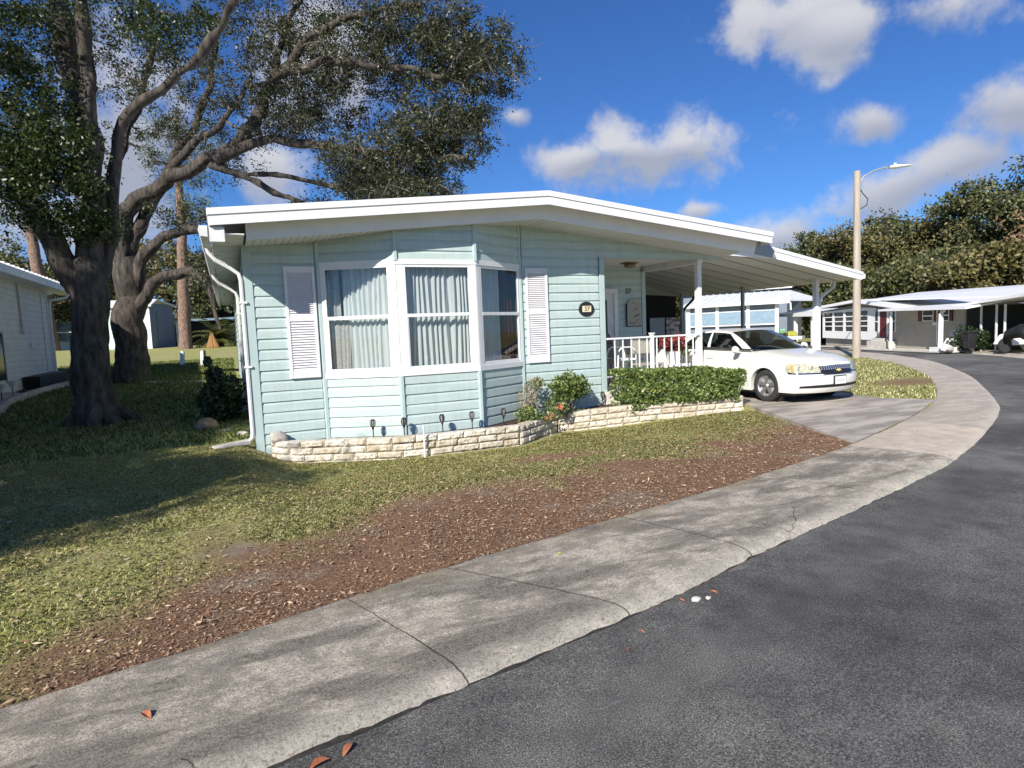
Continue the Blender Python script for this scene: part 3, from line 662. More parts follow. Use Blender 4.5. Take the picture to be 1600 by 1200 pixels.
# bay windows
def window(F, L, t0, t1, z0, z1, mid, kind):
    fr = MB(); w = .045
    fr.ob(F, t0, t0+w, -.02, .02, z0, z1); fr.ob(F, t1-w, t1, -.02, .02, z0, z1); fr.ob(F, t0+w, t1-w, -.02, .018, z1-w, z1); fr.ob(F, t0+w, t1-w, -.02, .018, z0, z0+w)
    fr.ob(F, t0+w, t1-w, -.015, .024, mid-.028, mid+.028)
    fr.ob(F, t0+w, t0+w+.018, -.01, .012, z0+w, mid-.028); fr.ob(F, t1-w-.018, t1-w, -.01, .012, z0+w, mid-.028); fr.ob(F, t0+w, t1-w, -.01, .010, z0+w, z0+w+.022)
    o = fr.build('window_frame', white, house, bevel=.003)
    g = MB(); o_, t_, n_ = F
    for (a, b, n) in ((z0+w+.005, mid-.025, -.004), (mid+.025, z1-w-.002, .006)):
        q = [o_+t_*(t0+w-.004)+n_*n, o_+t_*(t1-w+.004)+n_*n]
        g.add([(q[0].x,q[0].y,a),(q[1].x,q[1].y,a),(q[1].x,q[1].y,b),(q[0].x,q[0].y,b)], [(0,1,2,3)])
    g.build('pane', wglass, o)
    def drape(ta, tb, m, dep, fold, amp, name, za=z0-.05, zb=z1+.05, seed=0):
        mb = MB(); nU = int((tb-ta)/.012); rows = []
        for z in np.linspace(za, zb, 9):
            row = []
            for i in range(nU+1):
                tt = ta+(tb-ta)*i/nU; ph = noise.noise((tt*5+seed, z*.25, seed))*5
                n = -dep+amp*math.sin(tt*2*math.pi/fold+ph)+.35*amp*math.sin(tt*2*math.pi/(fold*.43)+ph*2)+.01*noise.noise((tt*9, z*2, seed))
                q = o_+t_*(tt+.010*math.sin(z*2+tt*9))+n_*n; row.append((q.x, q.y, z))
            rows.append(row)
        mb.grid(rows); return mb.build(name, m, house, smooth=True, recalc=False)
    if kind == 'A':
        drape(t0+.26, t1, curt, .14, .085, .024, 'curtain', seed=1); drape(t0-.02, t0+.36, curt_d, .10, .07, .016, 'lace_curtain', za=z0-.05, zb=mid, seed=4); drape(t0-.02, t0+.22, curt_d, .16, .10, .02, 'lace_curtain', za=mid, zb=z1+.05, seed=6)
    if kind == 'B':
        drape(t0-.02, t1+.02, curt, .14, .095, .028, 'curtain', seed=2)
    if kind == 'C':
        drape(t0-.02, t0+(t1-t0)*.62, curt, .14, .11, .022, 'curtain', seed=3); drape(t0+(t1-t0)*.55, t1+.05, curt_r, .18, .10, .02, 'maroon_curtain', seed=5)
    # room behind is dark
    return o
bt = MB()
for i, kd in ((1,'A'),(2,'B'),(3,'C')):
    F, L = facet(*FR[i])
    t0, t1 = {1:(.07,L-.10), 2:(.11,L-.09), 3:(.09,L-.05)}[i]
    window(F, L, t0, t1, 1.03, 2.76, 1.93, kd)
    bt.ob(F, -.01, L+.01, -.03, .035, .945, 1.03); bt.ob(F, -.01, L+.01, -.03, .030, 2.76, 2.84)
    bt.ob(F, 0, t0, -.03, .022, 1.03, 2.76); bt.ob(F, t1, L, -.03, .022, 1.03, 2.76)
bt.build('bay_trim', white, house)
rm = MB(); rm.add([(1.2,.9,.9),(4.7,.9,.9),(4.7,.9,2.9),(1.2,.9,2.9),(1.1,.02,.9),(4.72,.02,.9),(1.1,.02,2.9),(4.72,.02,2.9),(2.22,-.55,.93),(3.6,-.55,.93),(2.22,-.55,2.88),(3.6,-.55,2.88)], [(0,1,2,3),(4,0,3,6),(1,5,7,2),(4,8,9,5,1,0),(6,10,11,7,2,3)]); rm.build('room_interior', mat('dim_room', (.10,.09,.085), (.16,.15,.14), rough=.9), house)
# porch post, railing
po = MB(); po.box(9.01,9.12,-.03,.08,.28,3.0); po.box(8.985,9.145,-.05,.10,2.93,2.985); po.build('porch_post', white_dirty, house, bevel=.004)
ra = MB(); ra.box(6.62,9.01,-.07,-.02,1.355,1.39); ra.box(6.62,9.01,-.065,-.025,.585,.615)
for x in (6.80,7.0,7.21,7.41,7.61,7.86,8.06,8.25,8.45,8.65,8.84): ra.box(x-.011,x+.011,-.056,-.034,.61,1.357)
ra.box(6.945,6.975,-.06,-.03,.3,.59); ra.build('porch_railing', white, house)
rp = MB(); rp.box(7.70,7.77,-.08,-.01,.3,1.43); rp.box(7.685,7.785,-.095,.005,1.43,1.455); rp.build('railing_post', white, house, bevel=.004)
# ceiling lamp
cl = MB(); cl.box(7.95,8.27,1.05,1.32,3.03,3.06); cl.lathe([(.10,3.03),(.14,3.0),(.13,2.96),(.06,2.93),(.001,2.925)], (8.11,1.18,0), 'Z', 16); cl.build('ceiling_lamp', mat('dull_brass', (.22,.18,.10), rough=.5), house)
# gable flashing plate between the roofs
ff = MB(); ff.prism([(9.98,-.81,3.36),(9.86,-.81,3.02),(10.50,-.81,2.935),(10.32,-.81,3.22)], (0,.02,0)); ff.build('flashing', grey, house)

# number plaque
pl = thing('number_plaque', (6.16,-.02,1.985), 'oval black plaque with brass number 37 on the mint siding', 'plaque')
mb = MB()
for r0, y in ((0,0),):
    n = 28; A = [(6.16+.178*math.cos(2*math.pi*k/n), -.022, 1.985+.145*math.sin(2*math.pi*k/n)) for k in range(n)]; mb.prism(A, (0,-.022,0))
mb.build('backplate', black, pl, bevel=.004)
mb = MB()
mb.box(6.06,6.26,-.054,-.045,1.925,2.045)
mb.build('tile', ivory, pl, bevel=.002)
text_mesh('digits', '37', .125, (6.16,-.057,1.985), Matrix.Rotation(R(90),3,'X').to_quaternion(), mat('dark_bronze', (.10,.05,.02), rough=.5), pl)
tm = text_mesh('house_number', '37', .19, (8.62,1.975,2.46), Matrix.Rotation(R(90),3,'X').to_quaternion(), black); tag(tm, 'black digits 37 fixed high on the porch wall', 'house number')
sg = thing('welcome_sign', (8.76,1.96,1.75), 'cream arched wall sign with a painted bird under the porch number', 'sign')
mb = MB(); A = [(8.55,1.95,1.62),(8.96,1.95,1.62),(8.96,1.95,2.12)]+[(8.755+.205*math.cos(R(a)),1.95,2.14+.13*math.sin(R(a))) for a in range(10,180,17)]+[(8.55,1.95,2.12)]
mb.prism(A, (0,-.025,0)); mb.build('board', signm, sg)
mb = MB(); mb.box(8.53,8.55,1.925,1.955,1.60,2.15); mb.box(8.53,8.97,1.925,1.955,1.60,1.62)
for (x, z, a, b) in [(8.80,1.86,.05,.016),(8.88,1.88,.045,.014),(8.80,2.02,.05,.012),(8.84,1.76,.06,.010)]:
    mb.prism([(x+a*math.cos(q*.7)*.9,1.924,z+b*math.sin(q*.7)+a*.5*math.cos(q*.7)) for q in range(9)], (0,-.003,0))
for z in (1.67, 1.70): mb.box(8.60,8.78,1.921,1.925,z,z+.008)
mb.tube([(8.70,1.924,2.17),(8.75,1.924,2.18),(8.80,1.924,2.17)], .006, 4)
mb.build('painted_bird', trimb, sg)
mb = MB(); mb.tube([(8.92+.07*math.cos(a),1.93,2.22+.07*math.sin(a)) for a in np.linspace(-1.2,3.2,12)], .006, 5); mb.tube([(8.95,1.93,2.12),(9.0,1.93,2.15),(8.97,1.93,2.18)], .012, 5); mb.build('hook', grey, sg)

# ------------------------------------------------------------------ carport
cp = thing('carport', (12.84,.09,0), 'white carport with a sloping pan roof on thin posts over the white car', 'carport')
def cz(x): return 3.19-.176*(x-10.3)   # top
mb = MB(); x0, x1 = 9.8, 13.32
mb.hexa([(x0,-.79,cz(x0)-.05),(x1,-.79,cz(x1)-.05),(x1,5.3,cz(x1)-.05),(x0,5.3,cz(x0)-.05),(x0,-.79,cz(x0)),(x1,-.79,cz(x1)),(x1,5.3,cz(x1)),(x0,5.3,cz(x0))])
roofo = mb.build('roof', roofw, cp)
mb = MB(); y = -.76
uz = lambda x: cz(x)-.17
x0u = 9.15
while y < 5.2:      # pans with seams
    for (a, b, dz, th) in ((y, y+.53, 0, .02),):
        mb.hexa([(x0u,a,uz(x0u)+dz),(13.28,a,uz(13.28)+dz),(13.28,b,uz(13.28)+dz),(x0u,b,uz(x0u)+dz),(x0u,a,uz(x0u)+dz+th),(13.28,a,uz(13.28)+dz+th),(13.28,b,uz(13.28)+dz+th),(x0u,b,uz(x0u)+dz+th)])
    y += .57
mb.build('roof_pan', soffit_m, cp)
mb = MB(); y = -.76+.53
while y < 5.2:
    mb.hexa([(x0u,y-.004,uz(x0u)-.012),(13.28,y-.004,uz(13.28)-.012),(13.28,y+.044,uz(13.28)-.012),(x0u,y+.044,uz(x0u)-.012),(x0u,y-.004,uz(x0u)+.03),(13.28,y-.004,uz(13.28)+.03),(13.28,y+.044,uz(13.28)+.03),(x0u,y+.044,uz(x0u)+.03)]); y += .57
mb.build('pan_seam', grey, cp)
mb = MB(); mb.prism([(10.33,-.80,cz(10.33)+.004),(13.33,-.80,cz(13.33)+.004),(13.33,-.80,cz(13.33)-.06),(10.36,-.80,cz(10.36)-.075)], (0,.03,0))
mb.prism([(10.36,-.785,cz(10.36)-.075),(13.31,-.785,cz(13.31)-.06),(13.30,-.785,cz(13.3)-.19),(10.50,-.785,cz(10.5)-.23)], (0,.03,0))
mb.prism([(9.2,-.785,2.98),(10.50,-.785,cz(10.5)-.23),(10.36,-.785,cz(10.36)-.075),(9.9,-.785,3.2)], (0,.03,0))
mb.build('fascia', white, cp)
mb = MB(); mb.box(12.80,12.88,-.1,5.2,2.585,uz(12.84)); mb.build('beam', white_dirty, cp)
mb = MB(); mb.add([(x, y, z) for y in (-.78, 5.3) for (x, z) in [(13.32,2.62),(13.42,2.62),(13.435,2.56),(13.41,2.50),(13.32,2.50)]], [(0,1,2,3,4),(9,8,7,6,5)]+[(i,i+5,(i+1)%5+5,(i+1)%5) for i in range(5)]); mb.build('gutter', white_dirty, cp)
for y, w in ((.09,.055),(2.44,.04),(4.97,.04)):
    mb = MB(); mb.box(12.84-w,12.84+w,y-w,y+w,0,2.6); mb.box(12.80-w,12.88+w,y-w-.01,y+w+.01,0,.03); mb.build('post', white if y < 1 else grey, cp, bevel=.004)
mb = MB(); mb.tube([(13.37,.0,2.50),(13.36,.0,2.40),(13.30,.02,2.33),(13.02,.06,2.16),(12.96,.08,2.05),(12.95,.09,1.9),(12.95,.09,.05)], .045, 8, flat=.8); mb.build('downspout', white_dirty, cp, smooth='auto')
mb = MB(); mb.tube([(13.3,4.9,2.50),(13.28,4.95,2.38),(12.98,4.98,2.12),(12.93,5.0,2.0),(12.93,5.0,.05)], .045, 8, flat=.8); mb.build('downspout', trimb, cp, smooth='auto')
mb = MB(); mb.hexa([(9.15,5.0,2.66),(12.8,5.0,2.50),(12.8,5.1,2.50),(9.15,5.1,2.66),(9.15,5.0,2.92),(12.8,5.0,2.6),(12.8,5.1,2.6),(9.15,5.1,2.92)]); mb.build('beam', grey, cp)
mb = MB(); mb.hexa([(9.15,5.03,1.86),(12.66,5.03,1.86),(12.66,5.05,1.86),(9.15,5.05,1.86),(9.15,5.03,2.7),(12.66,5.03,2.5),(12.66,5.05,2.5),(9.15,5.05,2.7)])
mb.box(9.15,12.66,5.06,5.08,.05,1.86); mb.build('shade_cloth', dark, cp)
lp = MB(); lp.box(11.55,12.12,4.93,4.96,1.30,1.84)
tag(lp.build('lattice_panel', lattice), 'blue grey ribbed panel leaning at the back of the carport', 'panel')
lp = MB(); lp.box(12.18,12.67,4.92,4.95,1.32,1.83); tag(lp.build('patterned_board', pinkb), 'pink marbled board beside the ribbed panel behind the porch', 'board')

# ------------------------------------------------------------------ planter wall of split-face blocks
def spl3(pts, n):
    a = spl([p[:2] for p in pts], n); return a
pl_top = [(.18,-.10,.05),(.30,-.22,.03),(.62,-.33,0),(.92,-.44,0),(1.41,-.66,0),(2.0,-.92,0),(2.42,-1.02,0),(3.2,-1.05,0),(4.08,-1.10,0)]
pl_top2 = [(4.12,-1.08,0),(4.5,-.82,0),(4.9,-.52,0),(5.28,-.28,0)]
pl_top3 = [(5.28,-.30,0),(6.05,-.66,.07),(6.68,-1.04,.13),(7.55,-1.50,.18),(8.42,-1.86,.22)]
pl_top4 = [(8.44,-1.86,.22),(8.62,-1.45,.22)]
wall_mb = MB()
rr = random.Random(5)
def blocks(path, courses, h=.105, Lb=.40, th=.15):
    P = np.array(path)[:,:2]; d0 = np.r_[0, np.cumsum(np.hypot(*np.diff(P, axis=0).T))]; P = np.array(resamp([p[:2] for p in path], 200)); d = np.r_[0, np.cumsum(np.hypot(*np.diff(P, axis=0).T))]; T = d[-1]; ZP = np.interp(d, d0, [p[2] for p in path])
    for c in range(courses):
        s0 = -rr.uniform(0, Lb*.8) if c % 2 else 0
        while s0 < T-.02:
            ln = Lb*rr.uniform(.8, 1.15); a, b = max(0, s0+.004), min(T, s0+ln-.004); s0 += ln
            if b-a < .05: continue
            nI, nJ = max(3, int((b-a)/.035)), 4
            z0, z1 = h*(c-courses)+.003, h*(c-courses+1)-.003; off = rr.uniform(-.012, .012); zj = rr.uniform(-.003,.003)
            rows = []
            def pt(s, out, z):
                x, y = np.interp(s, d, P[:,0]), np.interp(s, d, P[:,1]); x2, y2 = np.interp(min(T, s+.02), d, P[:,0]), np.interp(min(T, s+.02), d, P[:,1]); x1_, y1_ = np.interp(max(0, s-.02), d, P[:,0]), np.interp(max(0, s-.02), d, P[:,1])
                tx_, ty_ = x2-x1_, y2-y1_; l = math.hypot(tx_, ty_) or 1; return (x+ty_/l*out, y-tx_/l*out, z+zj+float(np.interp(s, d, ZP)))
            sec = [(-th, z0), (-.01, z0)]+[(None, z0+(z1-z0)*j/nJ) for j in range(nJ+1)]+[(-.02, z1), (-th, z1)]
            for i in range(nI+1):
                s = a+(b-a)*i/nI; row = []
                for (o, z) in sec:
                    if o is None:
                        e = min(i, nI-i) == 0; f_ = (z-z0)/(z1-z0); edge = (f_ < .01 or f_ > .99)
                        o = off+(0 if e or edge else .018)+.016*noise.noise((s*14+c*3, z*22, c*7.))+(-.012 if (e or edge) else 0)
                    row.append(pt(s, o, z))
                rows.append(row)
            wall_mb.grid(rows)
            n = len(sec); b0 = len(wall_mb.v)-n*(nI+1)
            wall_mb.f.append(tuple(range(b0, b0+n))); wall_mb.f.append(tuple(range(b0+n*nI, b0+n*nI+n))[::-1])
blocks(pl_top, 4, .112); blocks(pl_top2, 4, .112, .30); blocks(pl_top3, 4, .112, .36); blocks(pl_top4, 4, .112, .25)
wl = wall_mb.build('planter_wall', stone, recalc=True)
tag(wl, 'low curved retaining wall of cream split face blocks before the bay window', 'retaining wall')
mulch = mat('dark_mulch', (.03,.018,.012), (.12,.06,.04), scale=60, rough=.95, bump=.8, bscale=50)
mb = MB()
for (p, q) in zip(pl_top[:-1]+pl_top2[:-1]+pl_top3[:-1], pl_top[1:]+pl_top2[1:]+pl_top3[1:]):
    hy = [-.03 if x < 1.09 else (-.03-.6*(x-1.09)/1.13 if x < 2.22 else (-.63 if x < 3.6 else (-.63+.6*(x-3.6)/1.13 if x < 4.73 else (-.03 if x < 6.5 else -.17)))) for x in (p[0], q[0])]
    mb.add([(p[0],p[1]+.05,p[2]-.07),(q[0],q[1]+.05,q[2]-.07),(q[0],hy[1]+.06,q[2]-.055),(p[0],hy[0]+.06,p[2]-.055)], [(0,1,2,3)])
mb.build('planting_bed', mulch, kind='structure', recalc=False)
# solar torches
def torch(x, y, z):
    r = thing('solar_torch', (x,y,z), '', 'garden light', 'solar torch lights stuck in the planter bed')
    tz = z+.17
    MB().tube([(x,y,z-.05),(x,y,tz)], .009, 6).build('stake', black, r)
    b = MB().lathe([(.009,tz-.01),(.022,tz+.02),(.014,tz+.03),(.010,tz+.035)], (x,y,0), 'Z', 10); b.build('cup', black, r)
    c = MB()
    for k in range(6):
        a = k*math.pi/3; pts = [(x+rr_*math.cos(a), y+rr_*math.sin(a), tz+h) for rr_, h in ((.014,.03),(.034,.06),(.042,.10),(.040,.13),(.030,.155))]; c.tube(pts, .006, 4)
    c.lathe([(.001,tz+.172),(.032,tz+.165),(.034,tz+.150),(.03,tz+.150)], (x,y,0), 'Z', 12); c.build('cage', black, r)
    MB().lathe([(.006,tz+.03),(.020,tz+.05),(.026,tz+.10),(.024,tz+.15)], (x,y,0), 'Z', 8).build('flame_lens', mat('smoky_lens', (.30,.28,.24), rough=.3) if 'smoky_lens' not in MATS else MATS['smoky_lens'], r)
    return r
TOR = [(1.70,-.62,'solar torch nearest the left end of the block wall'),(2.16,-.80,'solar torch just left of the white marker stake'),(2.80,-.85,'solar torch just right of the white marker stake'),
       (3.32,-.86,'solar torch at the right corner of the bay window front'),(3.90,-.86,'solar torch before the shaded right face of the bay'),(4.62,-.58,'solar torch half hidden in the dry sprigs beside the rose bush'),
       (6.38,-.20,'solar torch against the corner trim of the porch'),(6.62,-.30,'solar torch right of the porch corner before the white step')]
t0 = None
for (x, y, lb) in TOR:
    if t0 is None: t0 = torch(x, y, -.05); o = t0
    else: o = copy_tree(t0); o.location = (x, y, -.05+.05*(x > 6))
    o['label'] = lb; o.rotation_euler = (R(rr.uniform(-4,4)), R(rr.uniform(-4,4)), rr.uniform(0,3))
mb = MB(); mb.tube([(2.40,-1.10,-.36),(2.40,-1.10,.17)], .015, 6); tag(mb.build('marker_stake', white), 'thin white plastic marker stake in front of the block wall', 'stake')
def rock(name, c, r, m, label, cat='rock', seed=0, group=None):
    bm = bmesh.new(); bmesh.ops.create_icosphere(bm, subdivisions=3, radius=1)
    for v in bm.verts:
        n = noise.fractal(v.co*1.3+Vector((seed, 0, 0)), 1, 2, 3); v.co *= 1+.28*n
        v.co = Vector((c[0]+v.co.x*r[0], c[1]+v.co.y*r[1], c[2]+v.co.z*r[2]))
    me = D.meshes.new(name); bm.to_mesh(me); bm.free(); me.materials.append(m); o = D.objects.new(name, me); COL.objects.link(o)
    for p in me.polygons: p.use_smooth = True
    return tag(o, label, cat, group)
rock('rock', (.30,-.14,.08), (.13,.10,.10), rockm, 'pale rounded rock on the left end of the block wall', seed=3)
rock('rock', (-.80,2.2,.10), (.20,.22,.12), brownrock, 'brown rock on the shaded grass beside the dark shrub', seed=8)
for x, y, sx, lb in [(-.45,1.75,.16,'flat grey stone nearest the side of the home under the dark shrub'),(-.2,1.2,.12,'small pale stone at the foot of the front downspout')]:
    rock('rock', (x,y,.01), (sx*.8,.08,.045), rockm, lb, seed=x*9)
sb = MB(); sb.hexa([(-.62,-.22,.0),(-.10,-.10,.0),(-.14,.12,.0),(-.66,.0,.0),(-.62,-.22,.03),(-.10,-.10,.07),(-.14,.12,.07),(-.66,.0,.03)]); tag(sb.build('splash_block', concrete, bevel=.01), 'pale concrete splash block under the front downspout', 'splash block')

# ------------------------------------------------------------------ shrubs
def stems(root, base, tips, m, r0=.012, nseg=4, name='stem'):
    mb = MB(); b = Vector(base)
    for tp in tips:
        tp = Vector(tp); mid = (b+tp)/2+Vector((rr.uniform(-.08,.08), rr.uniform(-.08,.08), rr.uniform(0,.1))); mb.tube([b+Vector((rr.uniform(-.04,.04),rr.uniform(-.04,.04),0)), mid, tp], [r0, r0*.7, r0*.3], 5, cap=False)
    return mb.build(name, m, root, recalc=False)
def blob_pts(n, c, r, shell=.55, lumps=1.0, seed=0, squash=None):
    d = rng.normal(size=(n,3)); d /= np.linalg.norm(d, axis=1)[:,None]
    rad = rng.uniform(shell**3, 1, n)**(1/3.)
    L = np.array([1+.30*lumps*noise.noise((v[0]*2.1+seed, v[1]*2.1, v[2]*2.1)) + .16*lumps*noise.noise((v[0]*5+seed, v[1]*5, v[2]*5)) for v in d])
    return np.array(c)+d*(rad*L)[:,None]*np.array(r)
# hedge: clipped box of foliage, long in X
hg = thing('hedge', (7.2,-1.2,.05), 'clipped glossy green hedge growing along the block wall in front of the porch', 'hedge')
N = 11500; u = rng.uniform(0,1,N)
hx0, hx1 = 6.50, 8.36
t = rng.uniform(0,1,(N,3)); face = rng.random(N)
P = np.empty((N,3)); P[:,0] = hx0+(hx1-hx0)*t[:,0]; P[:,1] = .85*t[:,1]; P[:,2] = t[:,2]
sel = face < .42; P[sel,1] = .16*rng.random(sel.sum())**1.5
sel = (face >= .42) & (face < .72); P[sel,2] = 1-.16*rng.random(sel.sum())**1.5
sel = (face >= .72) & (face < .80); P[sel,0] = hx0+.12*rng.random(sel.sum())
sel = (face >= .80) & (face < .88); P[sel,0] = hx1-.12*rng.random(sel.sum())
def wy(x): return float(np.interp(x, [p[0] for p in pl_top3], [p[1] for p in pl_top3]))
def wz(x): return float(np.interp(x, [p[0] for p in pl_top3], [p[2] for p in pl_top3]))
for i in range(N):
    x, y, q = P[i]; z = wz(x)-.02+(.80+.0*(x-5.95)-.07*(x-5.95)/2.6-wz(x))*q; k = noise.noise((x*2.6, y*2.6, z*2.6)); k2 = noise.noise((x*6, y*6, z*6+9))
    P[i] = (x+(x-7.4)*.05*k+.05*k2, wy(x)-.10+y-.10*k-.05*k2-.06*math.sin(q*3), z+.07*k*(q > .5)+.04*k2-(.10*rng.random() if (q < .15 and (6.1 < x < 6.7 or x > 8.3)) else 0))
leaves('foliage', P, .085, .042, leaf_hedge, hg, bias=(0,-.2,.35))
hb = MB()
for k in range(26):
    x = hx0+.1+1.65*k/25; b = Vector((x, wy(x)+.3, wz(x)-.06)); hb.tube([b, b+Vector((rr.uniform(-.1,.1), rr.uniform(-.15,.15), .3)), b+Vector((rr.uniform(-.2,.2), rr.uniform(-.3,.3), .58))], [.016,.011,.005], 5)
hb.build('stem', bark2, hg, recalc=False)
ylm = None
for fl in blob_pts(7, (6.95,-1.38,.45), (.22,.03,.12), 0): leaves('yellowing_leaf', [fl], .075, .045, MATS.get('yellow_leaf') or mat('yellow_leaf', (.65,.45,.06), (.50,.55,.15), island=True, lo=0, hi=1), hg)
# rose bush with coral blooms
rb = thing('rose_bush', (5.45,-.35,-.05), 'leafy green shrub with one open coral bloom before the mint wall', 'flowering shrub')
P = np.vstack([blob_pts(1500, (5.48,-.42,.53), (.42,.26,.27), .2, 1.2, 1), blob_pts(330, (5.16,-.50,.18), (.26,.20,.20), .2, 1, 2), blob_pts(300, (5.72,-.35,.48), (.22,.20,.24), .3, 1, 4), blob_pts(90, (5.70,-.38,.02), (.28,.12,.07), .1, 1, 4)])
leaves('foliage', P, .078, .040, leaf_hedge, rb, bias=(0,-.1,.2))
stems(rb, (5.45,-.38,-.06), [tuple(p) for p in P[rng.integers(0, len(P), 34)]], bark2)
def bloom(c, r, root, n=22, m=petal):
    mb = MB(); c = Vector(c)
    for k in range(n):
        a = k*2.4; q = .25+.75*k/n; d = Vector((math.cos(a)*q, -.55, math.sin(a)*q)).normalized(); s1 = d.orthogonal().normalized()*r*.42; b = c+d*r*q*.75; s2 = d.cross(s1).normalized()*r*.45
        mb.add([c+d*r*.1, b+s1*.9-s2*.2, b+d*r*.25+s1*.3+s2*.3, b-s1*.9+s2*.1], [(0,1,2,3)])
    return mb.build('bloom', m, root, recalc=False)
bloom((5.05,-.78,.20), .075, rb); 
cp2 = thing('coral_flower_plant', (4.80,-.72,-.05), 'small plant with low orange red flowers between the dry sprigs and the shrub', 'flower')
for c in [(4.84,-.80,.05),(4.76,-.78,.02),(4.90,-.76,.09)]: bloom(c, .045, cp2, 12)
leaves('foliage', blob_pts(140, (4.82,-.68,.02), (.15,.10,.09), 0), .05, .03, leaf_hedge, cp2)
ds = thing('dry_shrub', (4.52,-.5,-.05), 'straggly dry shrub with pale brown sprigs at the right end of the bay', 'shrub')
P = np.vstack([blob_pts(650, (4.62,-.42,.36), (.20,.20,.32), 0, 1.3, 6), blob_pts(200, (4.80,-.34,.62), (.18,.15,.14), 0)])
leaves('dry_sprigs', P, .055, .022, leaf_pale, ds, bias=(0,0,.6))
leaves('foliage', np.vstack([blob_pts(620, (4.50,-.62,.10), (.24,.18,.16), 0, 1, 8), blob_pts(160, (4.80,-.36,.62), (.2,.15,.12), 0)]), .06, .03, leaf_hedge, ds)
stems(ds, (4.58,-.5,-.06), [tuple(p) for p in P[rng.integers(0, len(P), 40)]], leaf_pale, .006)
# dark shrub on the shaded side of the home
sk = thing('shaded_shrub', (-.62,3.2,.05), 'dark leafy shrub in the shade along the side of the home', 'shrub')
P = np.vstack([blob_pts(2600, (-.52,3.1,.50), (.40,.65,.46), .35, 1.1, 12), blob_pts(500, (-.62,3.5,.95), (.20,.3,.20), .1, 1, 13), blob_pts(140, (-.72,3.3,1.25), (.08,.08,.11), .1, 1, 14), blob_pts(500, (-.3,2.6,.78), (.22,.35,.24), .1, 1, 15)])
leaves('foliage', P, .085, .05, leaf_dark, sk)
stems(sk, (-.62,3.2,.05), [tuple(p) for p in P[rng.integers(0, len(P), 30)]], bark2)

# ------------------------------------------------------------------ porch contents
wk = thing('walking_frame', (7.35,.5,.3), 'white tubular walking frame standing behind the porch railing', 'walking frame')
mb = MB()
for dy in (0, .42):
    mb.tube([(7.08,.3+dy,.3),(7.12,.3+dy,1.0),(7.16,.3+dy,1.12),(7.24,.3+dy,1.17),(7.46,.3+dy,1.17),(7.54,.3+dy,1.12),(7.58,.3+dy,1.0),(7.62,.3+dy,.3)], .016, 7)
mb.tube([(7.1,.3,.75),(7.1,.72,.75)], .014, 6); mb.build('frame', white, wk, smooth='auto')
mb = MB(); mb.box(7.24,7.62,.28,.70,.88,.93); mb.build('seat', white, wk, bevel=.015)
gc = thing('covered_grill', (7.15,1.2,.3), 'dark brown fabric covered grill in the porch corner', 'grill')
mb = MB(); mb.hexa([(6.85,.95,.3),(7.55,.95,.3),(7.55,1.6,.3),(6.85,1.6,.3),(6.88,.98,1.25),(7.5,.98,1.25),(7.5,1.58,1.25),(6.88,1.58,1.25)]); mb.hexa([(6.88,.98,1.25),(7.5,.98,1.25),(7.5,1.58,1.25),(6.88,1.58,1.25),(6.95,1.05,1.48),(7.42,1.05,1.48),(7.36,1.5,1.48),(6.98,1.5,1.48)]); mb.build('cover', brownc, gc, bevel=.02)
MB().box(7.0,7.3,.2,.22,.3,.31).build('foot', black, gc)
fc = thing('folded_chair', (6.95,.6,.3), 'grey folded metal chair leaning beside the porch corner', 'folded chair')
mb = MB(); mb.tube([(6.84,.35,1.0),(7.06,.45,.35)], .014, 6); mb.tube([(7.06,.35,.9),(6.84,.42,.32)], .014, 6); mb.tube([(6.9,.40,.95),(7.1,.5,.95)], .012, 6); mb.build('frame', grey, fc)
mb = MB(); mb.hexa([(6.88,.45,.55),(7.10,.5,.55),(7.10,.53,.55),(6.88,.48,.55),(6.84,.40,.95),(7.06,.45,.95),(7.06,.48,.95),(6.84,.43,.95)]); mb.build('seat', brownc, fc)
chairm = mat('aged_ivory_plastic', (.30,.285,.24), (.38,.36,.31), scale=6, rough=.6)
wc = thing('patio_chair', (8.45,1.2,.3), 'ivory plastic patio chair on the porch behind the white railing post', 'chair')
mb = MB(); mb.hexa([(8.1,1.3,.95),(8.75,1.3,.95),(8.75,1.36,.95),(8.1,1.36,.95),(8.05,1.40,1.38),(8.82,1.40,1.38),(8.82,1.46,1.38),(8.05,1.46,1.38)]); mb.build('backrest', chairm, wc, bevel=.02)
mb = MB(); mb.box(8.12,8.76,.8,1.36,.70,.75); mb.build('seat', chairm, wc, bevel=.015)
for x in (8.15,8.72):
    for y in (.85,1.3): MB().tube([(x,y,.3),(x,y,.72)], .022, 6).build('leg', chairm, wc)
po_ = thing('poinsettia_pot', (8.62,.35,.8), 'red leaved potted plant in a white planter behind the railing', 'potted plant')
leaves('foliage', blob_pts(520, (8.62,.35,1.20), (.34,.26,.20), .1, 1, 3), .10, .045, redleaf, po_)
leaves('green_foliage', blob_pts(160, (8.80,.30,1.02), (.20,.2,.14), .1), .09, .04, leaf_hedge, po_)
MB().lathe([(.001,.74),(.12,.74),(.17,1.0),(.18,1.02),(.15,1.02),(.14,.95)], (8.62,.35,0), 'Z', 18).build('pot', white, po_, smooth='auto')
mb = MB(); mb.box(8.36,8.9,.12,.58,.70,.74)
for x in (8.39,8.87):
    for y in (.15,.55): mb.box(x-.02,x+.02,y-.02,y+.02,.3,.70)
tag(mb.build('plant_stand', white), 'small white plant stand under the red potted plant', 'plant stand')

